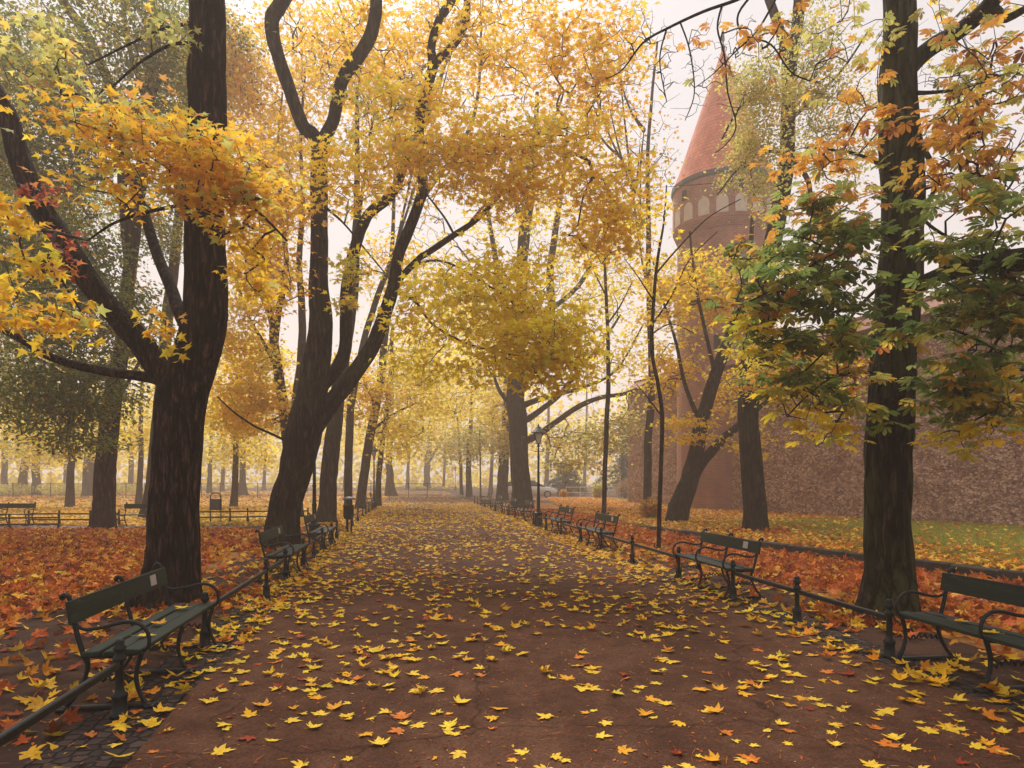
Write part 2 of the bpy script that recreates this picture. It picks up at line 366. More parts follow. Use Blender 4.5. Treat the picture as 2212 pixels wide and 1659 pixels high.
# ------------------------------------------------------------------ ground, paths, lawns
SL = -.149
def fenceL(d): return -1.95 + SL * d
def fenceR(d): return 4.30 - .152 * d
PD = np.array([SL, 1.0]) / math.hypot(SL, 1)
def strip(name, xl, xr, d0, d1, z, m, n=40, kind="structure"):
    ds = np.linspace(d0, d1, n)
    V = np.concatenate([np.stack([[xl(d), d, z] for d in ds]), np.stack([[xr(d), d, z] for d in ds])])
    Q = np.array([[i, n + i, n + i + 1, i + 1] for i in range(n - 1)])
    o = link(name, make_mesh(name, V, [Q], m, False)); return tag(o, kind=kind)
def poly(name, pts, z, m):
    V = np.array([[x, y, z] for x, y in pts]); o = link(name, make_mesh(name, V, [np.array([list(range(len(pts)))])], m, False)); return tag(o, kind="structure")

poly("ground", [(-150, -14), (150, -14), (150, 190), (-150, 190)], 0, M_DIRT)
strip("path", lambda d: -1.62 + SL * d + .03 * math.sin(d * 2.1), lambda d: 4.10 - .15 * d + .03 * math.sin(d * 1.7), -8, 97, .008, M_PATH, 240)
strip("path_edging_left", lambda d: fenceL(d) - .22, lambda d: -1.60 + SL * d, -8, 60, .004, M_COB)
strip("path_edging_right", lambda d: 4.08 - .15 * d, lambda d: fenceR(d) + .22, -8, 60, .004, M_COB)
poly("side_path", [(-90, 21.0), (-9.2, 21.0), (-8.8, 23.2), (-90, 23.3)], .008, M_SIDE)
poly("cross_path", [(-12, 46), (14, 45), (14, 52), (-12, 53)], .012, M_PATH)
poly("lawn_left", [(-90, 3), (-6.6, 7), (-5.2, 12), (-6.2, 20.9), (-90, 20.9)], .004, M_FLOORL)
poly("lawn_beyond", [(-90, 23.4), (-7.4, 23.4), (-9.5, 45.8), (-14, 92), (-90, 92)], .004, M_TURF)

def EDGE(d):                       # front edge of the raised right lawn
    return np.interp(d, [-6, 4, 10.4, 15.2, 22, 34, 44, 60], [13.5, 10.2, 7.7, 5.6, 4.0, 3.0, 2.6, 3])
LZ = .2
def lawn_right():
    ds = np.linspace(-6, 60, 120); V = []; 
    xs = np.concatenate([[0, .12, .35], np.linspace(.8, 40, 30)])
    for d in ds:
        e = EDGE(d)
        zt = LZ * float(np.interp(d, [18, 30], [1, .12]))
        for q in xs: V.append([e + q, d, zt * (0.86 + .14 * min(1, q / .35)) + .03 * (vn(e + q, d) - .5)])
    nx = len(xs); n = len(ds)
    Q = np.array([[i * nx + j, i * nx + j + 1, (i + 1) * nx + j + 1, (i + 1) * nx + j] for i in range(n - 1) for j in range(nx - 1)])
    tag(link("lawn_right", make_mesh("lawn_right", V, [Q], M_TURF)), kind="structure")
lawn_right()
def lawn_z(x, d):
    return np.where(x > EDGE(d), LZ * np.interp(d, [18, 30], [1, .12]), 0)
strip("leaf_floor_right", lambda d: fenceR(d) + 1.1, lambda d: EDGE(d) - .02, 4, 60, .005, M_FLOORL)

# low stone edging of the raised lawn
M_EDGE = simple("mossy edging stone", (.03, .026, .018), .9, .5, 9, .6)
eb = MB()
d = 3.0
while d < 21:
    L = random.uniform(.5, .8); e0, e1 = EDGE(d), EDGE(d + L - .02)
    a = math.atan2(L, e1 - e0); h = .2 * float(np.interp(d, [18, 30], [1, .12])) + random.uniform(-.01, .02)
    eb.box(((e0 + e1) / 2 - .05, d + L / 2, h / 2 - .01), (math.hypot(L, e1 - e0) + .01, .12 + random.uniform(0, .03), h + .02), a, random.uniform(-.06, .06), .02)
    d += L
o = eb.build("lawn_edging", M_EDGE); tag(o, "low dark mossy stone edging of the raised lawn by the town wall", "edging")

# ------------------------------------------------------------------ leaf templates
def fan(outline, ctr=(0, .3)):
    V = [ctr] + outline; n = len(outline)
    return np.array(V, float), np.array([[0, 1 + i, 1 + (i + 1) % n] for i in range(n)])
_rh = [(0, .06), (.20, -.04), (.44, .03), (.27, .17), (.46, .24), (.62, .47), (.40, .44), (.20, .47), (.25, .70), (.13, .70), (0, 1.0)]
_rl = [(0, .04), (.43, .02), (.25, .20), (.60, .46), (.19, .47), (0, 1.0)]
def full(h): return h + [(-x, y) for x, y in h[1:-1][::-1]]
def maple(h, fold, droop, twist, seed):
    V, T = fan(full(h)); r = np.random.default_rng(seed)
    V = V + r.normal(0, .018, V.shape); x, y = V[:, 0], V[:, 1]
    z = fold * np.abs(x) ** 1.3 + droop * (y - .3) ** 2 + twist * x * (y - .3) + r.normal(0, .012, len(x))
    return np.stack([x, y - .3, z], 1), T
TPL_LOW = [maple(_rl, f, d, t, i) for i, (f, d, t) in enumerate([(-.3, -.45, .2), (.25, -.55, -.4), (-.45, -.3, .4), (.15, -.75, .1), (-.1, -.2, -.2)])]
TPL_HI = [maple(_rh, f, d, t, 10 + i) for i, (f, d, t) in enumerate([(.25, .12, .15), (.45, .1, -.3), (-.15, .2, .25), (.1, .35, .1), (.65, .3, .1), (.3, -.1, -.4), (.8, .5, .3), (.2, .6, -.2), (-.3, -.2, .5)])]
def chestnut(seed):
    r = np.random.default_rng(seed); V = []; T = []
    for a, L in zip((-105, -68, -33, 0, 33, 68, 105), (.55, .8, .95, 1.05, .95, .8, .55)):
        a = R_(a + r.uniform(-6, 6)); c, s = math.sin(a), math.cos(a); L *= r.uniform(.85, 1.1); dz = -r.uniform(.15, .5)
        b = len(V); w_ = .19 * L
        for u, v, q in ((.06, 0, 0), (.64, w_, .05), (.86, w_ * .8, .02), (1, 0, 0), (.86, -w_ * .8, .02), (.64, -w_, .05)):
            V.append((L * u * c + v * s, L * u * s - v * c, dz * (u * L) ** 2 + q * L))
        T += [[b, b + 1, b + 2], [b, b + 2, b + 3], [b, b + 3, b + 4], [b, b + 4, b + 5]]
    return np.array(V), np.array(T)
TPL_CH = [chestnut(i) for i in range(4)]
TPL_OV = [(np.array([(0, -.5, 0), (.32, -.05, .08), (.2, .3, 0), (0, .55, -.15), (-.2, .3, 0), (-.32, -.05, .08)]), np.array([[0, 1, 2], [0, 2, 3], [0, 3, 4], [0, 4, 5]]))]
TPL_FAR = [(np.array([(0, -.45, 0), (.5, -.1, -.1), (.25, .2, 0), (0, .6, -.15), (-.25, .2, 0), (-.5, -.1, -.1)]), np.array([[0, 1, 2], [0, 2, 3], [0, 3, 4], [0, 4, 5]]))]

def leaves_geo(C, Nn, Dd, S, colr, tpl):
    """C centres, Nn normals, Dd tip directions, S sizes, colr colours"""
    k = len(tpl); Vs, Ts, Cs = [], [], []; off = 0
    for i, (tv, tt) in enumerate(tpl):
        ix = np.arange(i, len(C), k)
        if not len(ix): continue
        n = Nn[ix]; n = n / (np.linalg.norm(n, axis=1)[:, None] + 1e-9)
        t = Dd[ix]; t = t - n * (t * n).sum(1)[:, None]; t /= np.linalg.norm(t, axis=1)[:, None] + 1e-9
        b = np.cross(t, n)
        s = S[ix][:, None, None]
        V = C[ix][:, None] + s * (tv[None, :, 0, None] * b[:, None] + tv[None, :, 1, None] * t[:, None] + tv[None, :, 2, None] * n[:, None])
        T = tt[None] + (np.arange(len(ix)) * len(tv))[:, None, None] + off
        Vs.append(V.reshape(-1, 3)); Ts.append(T.reshape(-1, 3)); off += len(ix) * len(tv)
        Cs.append(np.repeat(colr[ix], len(tv), 0))
    return np.concatenate(Vs), np.concatenate(Ts), np.concatenate(Cs)

def lin8(r, g, b): return tuple((x / 12.92 if x <= .04045 else ((x + .055) / 1.055) ** 2.4) for x in (r / 255, g / 255, b / 255))
# leaf colours as weight, red, green, blue (0 to 255)
PAL = {k: [(q[0], lin8(q[1], q[2], q[3])) for q in v] for k, v in {
    'gold': [(5, 255, 208, 36), (3, 253, 194, 30), (1.5, 248, 180, 28), (1, 228, 208, 40), (.4, 184, 188, 84), (.3, 220, 152, 52)],
    'bright': [(6, 255, 224, 40), (4, 255, 213, 32), (.8, 244, 220, 40), (.5, 192, 200, 80), (.3, 232, 162, 28)],
    'orange': [(4, 250, 194, 38), (3, 244, 180, 34), (2, 236, 162, 34), (1.2, 220, 190, 42), (.5, 196, 140, 72)],
    'nearor': [(4, 250, 186, 34), (3, 244, 170, 32), (2, 228, 194, 40), (1.6, 188, 188, 80), (.5, 220, 140, 60)],
    'olive': [(3, 188, 180, 80), (2, 208, 184, 72), (2, 156, 156, 72), (1, 228, 180, 56), (.4, 200, 140, 60)],
    'green': [(4, 88, 108, 34), (3, 108, 120, 36), (2, 70, 92, 30), (1.6, 164, 154, 48), (.5, 214, 172, 40)],
    'lime': [(4, 96, 106, 32), (2, 118, 122, 38), (2, 78, 92, 30), (1.2, 190, 166, 48), (.7, 222, 174, 40)],
    'chest': [(4, 104, 124, 46), (3, 124, 138, 54), (2, 82, 108, 40), (2, 172, 160, 52), (1.2, 216, 168, 46), (.5, 194, 122, 44)],
    'rust': [(4, 212, 138, 38), (3, 194, 116, 34), (2, 226, 170, 44), (1, 150, 80, 32), (2, 156, 148, 54)],
    'red': [(3, 150, 50, 30), (2, 120, 38, 28), (1, 190, 94, 38)],
    'yelgrn': [(3, 244, 206, 36), (3, 208, 192, 40), (2, 172, 176, 76), (2, 248, 194, 30)],
    'fadey': [(4, 255, 226, 60), (3, 255, 214, 52), (2, 250, 200, 46), (1, 216, 198, 58)],
    'carpet': [(4, 206, 106, 28), (3, 182, 80, 22), (3, 226, 146, 38), (2.6, 240, 190, 54), (2.2, 150, 66, 22), (1.6, 108, 50, 20)],
    'carpetR': [(3, 228, 144, 34), (3, 238, 172, 42), (1.8, 204, 108, 28), (2.2, 244, 200, 58), (1, 156, 76, 28)],
    'carpetD': [(4, 188, 88, 26), (3, 204, 118, 34), (2, 134, 56, 22), (1.6, 226, 168, 50)],
    'pathleaf': [(6, 250, 199, 36), (4, 244, 180, 28), (2, 240, 206, 52), (1, 226, 138, 42), (.9, 190, 82, 36)],
    'midyel': [(5, 244, 188, 32), (3, 248, 200, 42), (2, 234, 148, 26), (1, 206, 122, 44)],
    'shrub': [(3, 152, 90, 56), (2, 130, 96, 74), (2, 124, 106, 64)],
    'conif': [(3, 60, 74, 64), (2, 74, 86, 74)],
}.items()}
def pick(pal, n, r):
    p = PAL[pal]; w_ = np.array([a for a, _ in p]); i = r.choice(len(p), n, p=w_ / w_.sum())
    return i, np.array([c for _, c in p])
def leafcols(pal, cluster, r):
    nc = cluster.max() + 1 if len(cluster) else 0
    ci, cols = pick(pal, nc, r); li, _ = pick(pal, len(cluster), r)
    use = r.random(len(cluster)) < .55
    c = cols[np.where(use, ci[cluster], li)]
    return np.clip(c * r.uniform(.72, 1.15, (len(c), 1)) * r.uniform(.93, 1.07, c.shape), .005, .93)

# ------------------------------------------------------------------ trees
LEAFMUL = 1.25
CLMUL = 1.7
class Tree:
    def __init__(s, name, label, d, barkm, cat="tree", group=None, seed=0, cull=True):
        s.name, s.label, s.d, s.m, s.cat, s.group = name, label, d, barkm, cat, group
        s.r = np.random.default_rng(seed + 100); s.V = []; s.Q = []; s.n = 0
        s.N = []; s.NR = []; s.base = None; s.twV = []; s.twQ = []; s.twn = 0; s.lv = []; s.avoid = None
    def limb3(s, pts, rad, amp=.04, seg=14, ridge=0, step=None, flare=0):
        pts = np.asarray(pts, float); rad = np.asarray(rad, float)
        if s.base is None: s.base = np.array([pts[0][0], pts[0][1], min(pts[0][2], .25 if pts[0][2] > .1 else 0)]); 
        L = np.linalg.norm(np.diff(pts, axis=0), axis=1).mean()
        st = step or max(.06, rad.mean() * .8)
        pts, rad = resample(pts, rad, max(2, int(L / st)))
        r = s.r; o1, o2 = r.uniform(0, 200, 2)
        # small waviness of the limb itself
        tt = np.cumsum(np.r_[0, np.linalg.norm(np.diff(pts, axis=0), axis=1)])
        wob = np.stack([vn(tt * .9 + o1, tt * 0 + 3) - .5, vn(tt * .9 + o2, tt * 0 + 9) - .5, tt * 0], 1)
        fade = np.minimum(1, tt / (tt[-1] * .2 + 1e-6))[:, None]
        pts = pts + wob * rad[:, None] * .35 * fade
        def disp(R, a, p):
            t2 = tt[:, None]; A = a[None] / (2 * math.pi)
            k = R * (1 + amp * 2 * (vn(A * 6, t2 * 1.6 + o1, 6) - .5) + amp * 1.2 * (vn(A * 13, t2 * 3 + o2, 13) - .5))
            if ridge:
                nn = int(ridge)
                w1 = .55 * (vn(A * 8, t2 * 1.5 + 40, 8) - .5)
                q = vn(A * nn + w1 * 4, t2 * 2.6 + o2, nn); q2 = vn(A * nn * 2 + w1 * 6, t2 * 6 + o1, nn * 2)
                k = k + .10 * np.minimum(R, .4) * ((1 - np.abs(2 * q - 1)) ** .7 * 1.3 - .7) + .03 * np.minimum(R, .4) * (q2 - .5)
            if flare:
                h = np.maximum(p[:, 2:3] - p[0, 2] - .05, 0)
                lob = .5 + .5 * np.cos(a[None] * 5 + o1) * .8 + .35 * np.cos(a[None] * 3 + o2)
                k = k * (1 + flare * np.exp(-h / .28) * (.35 + lob))
            return k
        V, Q = tube_geo(pts, rad, seg, disp)
        s.V.append(V); s.Q.append(Q + s.n); s.n += len(V)
        kk = max(1, len(pts) // 14) if len(pts) > 30 else 1
        for i in range(0, len(pts), kk): s.N.append(pts[i]); s.NR.append(rad[i])
        return s
    def limb(s, pts, d=None, **kw):
        d = d or s.d
        P3 = []; rr = []
        for q in pts:
            dd = d + (q[3] if len(q) > 3 else 0)
            P3.append(P(q[0], q[1], dd)); rr.append(q[2] * .85 / 2 / F * dd)
        if s.base is None:
            z = P3[0][2]
            P3.insert(0, P3[0] + np.array([0, 0, -.25])); rr.insert(0, rr[0] * 1.03)
            s.base = np.array([P3[1][0], P3[1][1], max(0, z) if z < .3 else 0])
        return s.limb3(P3, rr, **kw)
    def grow(s, blobs, per=28, size=.13, spread=.4, flat=.45, tpl=None, pal='gold', twig=.0035, up=.9, droop=.6, leaf_every=True, jit=.5):
        """blobs: (px,py,rx,ry,depth,ddepth,clusters) ; grows twigs from the limbs to clusters, leaves round them"""
        A = []
        for (px, py, rx, ry, d, dd, n) in blobs:
            n = int(n * (CLMUL if s.d < 33 else 1.1 if s.d < 55 else .8)); c = P(px, py, d); u = s.r.normal(size=(n, 3)); u /= np.linalg.norm(u, axis=1)[:, None]
            u *= s.r.random((n, 1)) ** (1 / 2.2)
            q = c + u * np.array([rx / F * d, dd, ry / F * d])
            if s.avoid:                      # keep most of the sprays off the front of the trunk
                sx = HX + q[:, 0] / q[:, 1] * F
                q = q[~((sx > s.avoid[0]) & (sx < s.avoid[1]) & (s.r.random(n) < s.avoid[2]))]
            A.append(q)
        s.grow3(np.concatenate(A), per, size, spread, flat, tpl, pal, twig, up, droop, jit)
    def grow3(s, A, per=28, size=.13, spread=.4, flat=.45, tpl=None, pal='gold', twig=.0035, up=.9, droop=.6, jit=.5, tipfrac=.6):
        r = s.r
        A = A[A[:, 2] > .5]
        nodes = [np.array(x) for x in s.N]; par = [-1] * len(nodes); rb = list(s.NR); n0 = len(nodes)
        arr = np.zeros((n0 + len(A) * 8, 3)); arr[:n0] = np.array(nodes); cnt = n0; parent = np.full(len(arr), -1)
        dist = np.sqrt(((A[:, None] - arr[None, :n0]) ** 2).sum(2)).min(1)
        br = []
        for i in np.argsort(dist):
            a = A[i]; dv = arr[:cnt] - a; ds = np.sqrt((dv ** 2).sum(1)) + .35 * np.maximum(dv[:, 2], 0)
            j = int(ds.argmin()); p0 = arr[j]; L = np.linalg.norm(a - p0)
            k = int(np.clip(L / (.25 * (1 + s.d / 14)), 2, 7))
            ts = np.linspace(0, 1, k + 1)[1:]
            side = r.normal(size=3) * .10 * L; side[2] += .10 * L
            pts = p0 + (a - p0) * ts[:, None] + side * (np.sin(ts * math.pi))[:, None] + r.normal(size=(k, 3)) * .025 * L * (ts < .99)[:, None]
            idx = [j] + list(range(cnt, cnt + k)); arr[cnt:cnt + k] = pts; parent[cnt] = j
            for q in range(1, k): parent[cnt + q] = cnt + q - 1
            br.append(idx); cnt += k
        wt = np.zeros(cnt)
        ends = [b[-1] for b in br]
        for e in ends: wt[e] += 1
        for i in range(cnt - 1, n0 - 1, -1):
            wt[parent[i]] += wt[i]
        rad = twig * np.maximum(wt, 1) ** .5
        for b in br:
            rr = rad[b].copy(); rr[0] = min(rr[1] * 1.15, rb[b[0]] * .9 if b[0] < n0 else rad[b[0]]); rr[-1] *= .7
            V, Q = tube_geo(arr[b], rr, 5 if s.d < 20 else 4)
            s.twV.append(V); s.twQ.append(Q + s.twn); s.twn += len(V)
        if per <= 0: return
        # leaves
        nC = len(br); npc = r.poisson(per * (LEAFMUL if s.d < 33 else .7 if s.d < 55 else .5), nC); cl = np.repeat(np.arange(nC), npc); n = len(cl)
        E = arr[[b[-1] for b in br]]; S0 = arr[[b[max(0, len(b) - 3)] for b in br]]
        along = r.random((n, 1)) ** .6
        base = S0[cl] + (E[cl] - S0[cl]) * (along * (1 - tipfrac) + tipfrac)
        off = r.normal(size=(n, 3)) * spread * np.array([1, 1, flat]) * jit
        C = base + off
        Nn = r.normal(size=(n, 3)) * .55; Nn[:, 2] += up
        Dd = off * 1.2 + r.normal(size=(n, 3)) * .25 * spread; Dd[:, 2] -= droop * spread
        S = size * r.uniform(.65, 1.2, n)
        C[:, 2] = np.maximum(C[:, 2], .15)
        s.lv.append(leaves_geo(C, Nn, Dd, S, leafcols(pal, cl, r), tpl or TPL_LOW))
    def finish(s):
        b = s.base; e = empty(s.name, b, s.label, s.cat, s.group)
        link("trunk", make_mesh("trunk", np.concatenate(s.V) - b, [np.concatenate(s.Q)], s.m), e)
        if s.twV: tag(link("twigs", make_mesh("twigs", np.concatenate(s.twV) - b, [np.concatenate(s.twQ)], M_TWIG), e), kind="stuff")
        if s.lv:
            V, T, C = [], [], []; n = 0
            for v, t, c in s.lv: V.append(v); T.append(t + n); C.append(c); n += len(v)
            link("crown", make_mesh("crown", np.concatenate(V) - b, [np.concatenate(T)], M_LEAF, False, np.concatenate(C)), e)
        return e

# ------------------------------------------------------------------ the near trees, traced limb by limb
# big dark maple beside the nearest left bench
t = Tree("maple_tree", "big dark maple with furrowed bark directly behind the nearest bench on the left", 8.7, M_BARK, seed=1)
t.limb([(365, 1306, 150), (369, 1275, 132), (377, 1200, 120), (384, 1050, 112), (394, 920, 112), (402, 850, 118), (424, 780, 108), (440, 700, 104), (445, 600, 96), (443, 500, 93), (448, 400, 89), (450, 250, 87), (447, 120, 84), (445, 0, 82), (447, -160, 76), (450, -320, 60)], seg=200, ridge=30, step=.03, flare=.5, amp=.05)
t.limb([(402, 870, 84), (375, 830, 72), (345, 800, 62), (290, 725, 55), (215, 640, 53), (150, 545, 55), (90, 450, 55), (45, 350, 50), (15, 250, 45), (-40, 150, 40), (-120, 20, 30)], seg=90, ridge=16, step=.04, amp=.06)
t.limb([(385, 850, 40), (345, 822, 28), (300, 812, 26), (230, 803, 22), (120, 775, 21), (50, 735, 19), (-30, 690, 16), (-120, 640, 10)], seg=20)
t.limb([(425, 740, 40), (390, 680, 33, .2), (370, 620, 30, .5), (335, 540, 27, .8), (310, 460, 24, 1), (280, 370, 18, 1.2), (250, 280, 12, 1.4)], seg=20)
t.limb([(447, 420, 24), (400, 440, 10, -.5), (330, 455, 9, -1), (250, 480, 7, -1.3), (190, 520, 5, -1.5)], seg=8)
t.limb([(449, 330, 20), (400, 310, 9, -.6), (320, 290, 7, -1), (230, 270, 5, -1.2)], seg=8)
t.limb([(452, 380, 20), (500, 420, 9, -.5), (560, 460, 7, -.8), (620, 520, 5, -1)], seg=8)
t.limb([(448, 100, 14), (380, 95, 8, -.3), (310, 130, 7, -.5), (240, 190, 5, -.6)], seg=8)
t.limb([(447, 45, 14), (360, 60, 7, -.3), (280, 95, 6, -.5), (190, 140, 4, -.6)], seg=8)
t.grow([(300, 290, 190, 60, 7.4, .7, 30), (420, 350, 130, 90, 7.2, .6, 34), (480, 420, 100, 80, 7.4, .6, 22), (230, 400, 110, 60, 7.2, .6, 11), (560, 420, 80, 80, 7.8, .6, 16)],
       per=9, size=.11, spread=.36, flat=.16, pal='nearor', droop=.8, up=1.6)
t.grow([(60, 560, 90, 130, 6.6, .5, 7), (120, 700, 130, 60, 7, .5, 9), (20, 470, 60, 60, 6, .4, 4), (360, 720, 50, 60, 8.2, .3, 4), (540, 560, 60, 120, 8, .5, 10)], per=10, size=.12, spread=.2, flat=.5, pal='gold', droop=1)
t.grow([(130, 540, 80, 70, 8.3, .25, 6), (90, 420, 40, 40, 8.4, .2, 3)], per=7, size=.11, spread=.2, pal='red', droop=1.3)
t.grow([(130, 150, 150, 60, 7.5, .8, 9), (60, 90, 80, 60, 8, .8, 4), (330, 60, 60, 60, 8, .5, 3)], per=9, size=.115, spread=.26, pal='olive', droop=.8)
t.finish()

# many-stemmed maple leaning over the path
t = Tree("maple_tree", "leaning maple with three forking stems behind the second left bench", 15.6, M_BARK2, seed=2)
t.limb([(607, 1186, 88), (613, 1120, 77), (631, 1030, 77), (648, 960, 85), (660, 905, 90), (668, 860, 74), (679, 785, 66), (694, 700, 57), (688, 620, 46), (690, 560, 42), (692, 480, 42), (691, 400, 41), (690, 320, 40), (675, 290, 34), (653, 267, 31), (622, 183, 32), (595, 100, 33), (588, 43, 34), (605, 12, 35), (635, -40, 34), (690, -150, 26)], seg=110, ridge=22, step=.05, flare=.22)
t.limb([(690, 330, 29.9), (700, 300, 31.7), (718, 262, 29.9), (727, 217, 29.9), (742, 165, 30.8), (773, 123, 31.7), (800, 77, 31.7), (811, 33, 30.8), (812, -20, 29.0), (805, -150, 22.9)], seg=44, ridge=12, step=.08)
t.limb([(655, 985, 44.0), (668, 940, 54.6), (690, 903, 51.0), (727, 858, 44.0), (769, 800, 38.7), (802, 750, 36.1), (828, 685, 33.4), (849, 612, 29.9), (860, 552, 27.3), (882, 500, 26.4), (905, 440, 25.5), (915, 400, 24.6), (905, 330, 23.8), (905, 250, 23.8), (921, 193, 23.8), (934, 145, 24.6), (931, 100, 19.4), (946, 50, 19.4), (975, 5, 20.2), (1010, -60, 17.6), (1060, -160, 12.3)], seg=70, ridge=16, step=.06)
t.limb([(934, 150, 17.6), (953, 122, 19.4), (983, 95, 18.5), (1003, 60, 17.6), (1010, 20, 17.6), (1004, -40, 15.8), (980, -140, 10.6)], seg=30, ridge=9, step=.1)
t.limb([(690, 840, 31.7), (712, 815, 33.4), (735, 785, 31.7), (748, 745, 30.8), (748, 685, 29.9), (747, 627, 28.2), (765, 540, 27.3), (793, 467, 25.5), (836, 430, 24.6), (860, 393, 22.9), (875, 345, 19.4), (900, 300, 15.8), (930, 230, 8.8)], seg=48, ridge=12, step=.07, d=16.2)
t.limb([(849, 620, 17.6), (872, 592, 16.7), (907, 556, 15.8), (921, 547, 15.8), (981, 507, 15.0), (1031, 473, 13.2), (1075, 427, 11.4), (1101, 393, 10.6), (1128, 355, 8.8), (1155, 325, 7.0), (1200, 280, 4.4)], seg=16)
t.limb([(1010, 487, 7.0), (1050, 440, 6.2), (1080, 420, 5.3), (1130, 400, 4.4, -.3), (1200, 380, 3.5, -.5)], seg=8)
t.limb([(981, 507, 6.2), (960, 470, 5.3), (930, 430, 4.4), (905, 400, 3.5)], seg=8)
t.limb([(862, 600, 8.8), (900, 572, 7.0, -.4), (940, 563, 6.2, -.8), (981, 573, 5.7, -1.2), (1044, 610, 5.3, -1.6), (1127, 664, 4.4, -2), (1177, 706, 3.5, -2.3), (1230, 770, 2.2, -2.5)], seg=8)
t.limb([(850, 632, 9.7), (880, 640, 7.0, -.4), (902, 656, 7.0, -.7), (936, 702, 6.2, -1), (1002, 739, 5.7, -1.4), (1065, 758, 5.3, -1.8), (1120, 768, 4.4, -2.1), (1169, 773, 3.5, -2.4), (1230, 780, 1.8, -2.7)], seg=8)
t.limb([(640, 960, 12.3), (614, 950, 7.0), (582, 935, 6.2, -.3), (549, 920, 5.3, -.5), (505, 890, 4.4, -.8), (470, 857, 3.5, -1)], seg=8)
t.limb([(690, 480, 10.6), (640, 420, 7.0, -.5), (600, 380, 5.3, -1), (540, 330, 3.5, -1.4)], seg=8)
t.limb([(905, 300, 12.3), (960, 320, 7.9, -.6), (1050, 300, 6.2, -1), (1160, 290, 4.4, -1.4), (1280, 300, 2.6, -1.6)], seg=8)
t.limb([(693, 440, 10.6), (740, 480, 5.3, -.3), (790, 540, 4.4, -.5), (840, 600, 3.5, -.6)], seg=8)
# drooping bright spray over the path
t.grow([(960, 610, 110, 60, 14.2, 1, 26), (1060, 670, 130, 80, 13.6, 1.2, 54), (1150, 730, 110, 90, 13, 1.2, 70), (1205, 790, 75, 70, 12.7, .8, 40), (900, 720, 80, 90, 14.4, .8, 22), (1020, 790, 100, 50, 13.8, .8, 14), (1110, 590, 120, 60, 13.6, .8, 26), (1240, 700, 50, 60, 13, .6, 12), (940, 800, 60, 40, 14, .5, 6)],
       per=9, size=.15, spread=.56, flat=.26, up=1.1, pal='bright', droop=.9)
# broad band across the middle
t.grow([(760, 370, 120, 80, 14.5, 1.2, 30), (980, 330, 170, 75, 14.2, 1.2, 56), (1180, 330, 170, 100, 13.8, 1.3, 46), (1330, 420, 95, 90, 13.6, 1, 32), (1300, 520, 90, 60, 13.6, 1, 20), (850, 230, 160, 60, 15, 1.4, 26), (1120, 430, 160, 50, 14, 1, 24)],
       per=16, size=.135, spread=.58, flat=.2, up=1.4, pal='gold', droop=.8)
t.grow([(590, 480, 90, 100, 14, 1, 34), (560, 340, 90, 80, 14.2, 1, 18), (600, 620, 70, 70, 14.5, .8, 12), (1100, 120, 190, 150, 15.3, 1.6, 62), (1290, 140, 130, 150, 15, 1.6, 66), (720, 120, 150, 120, 16.5, 1.2, 22), (880, 100, 140, 130, 16.5, 1.2, 34)],
       per=12, size=.13, spread=.52, flat=.2, up=1.5, pal='orange', droop=.8)
t.grow([(760, 585, 45, 45, 14.8, .5, 9), (740, 640, 30, 40, 14.8, .4, 3)], per=11, size=.14, spread=.3, flat=.2, up=1.4, pal='yelgrn', droop=.9)
t.finish()

# dark leaved lime tree on the left
t = Tree("lime_tree", "dark lime tree with small green leaves between the two far left benches", 22, M_BARK, seed=3)
t.limb([(222, 1142, 60), (224, 1100, 52), (227, 1050, 49), (233, 950, 45), (246, 850, 40), (262, 740, 35), (276, 620, 31), (290, 500, 29), (305, 400, 27), (312, 300, 27), (319, 225, 28), (328, 130, 18), (332, 60, 14), (335, -60, 10)], seg=60, ridge=14, step=.08, flare=.2)
t.limb([(319, 235, 18), (300, 170, 13), (284, 125, 12), (270, 40, 10), (255, -60, 8)], seg=12)
t.limb([(319, 235, 16), (345, 170, 12), (384, 110, 11), (410, 40, 9)], seg=12)
t.limb([(280, 590, 24), (268, 450, 22), (262, 300, 22), (240, 190, 24), (195, 90, 23), (140, 10, 22), (90, -60, 18)], seg=24)
t.limb([(234, 940, 22), (215, 900, 15), (190, 865, 13), (160, 830, 10), (110, 790, 8), (50, 760, 6)], seg=12)
t.limb([(262, 740, 16), (235, 640, 12), (200, 560, 10), (140, 480, 8), (60, 420, 6)], seg=10)
t.limb([(240, 880, 14), (280, 820, 9), (310, 760, 7), (330, 680, 5)], seg=10)
t.grow([(170, 80, 230, 150, 21, 3, 120), (340, 120, 100, 160, 21, 2, 70), (90, 270, 150, 140, 20, 2.5, 90), (230, 270, 120, 110, 22, 2, 56), (80, 400, 120, 90, 20, 2, 50), (380, 300, 60, 150, 22, 2, 34)],
       per=27, size=.13, spread=.7, flat=.4, tpl=TPL_OV, pal='lime', twig=.006, droop=.7)
t.grow([(100, 560, 150, 120, 19, 2, 90), (210, 620, 100, 110, 20, 2, 50), (110, 740, 150, 100, 19, 2, 80), (70, 870, 120, 80, 18.5, 1.6, 56), (190, 860, 90, 80, 19, 1.5, 40), (280, 720, 70, 110, 21, 1.5, 34), (160, 950, 90, 40, 19, 1.2, 16)],
       per=24, size=.13, spread=.7, flat=.35, tpl=TPL_OV, pal='green', twig=.006, droop=.9)
t.finish()

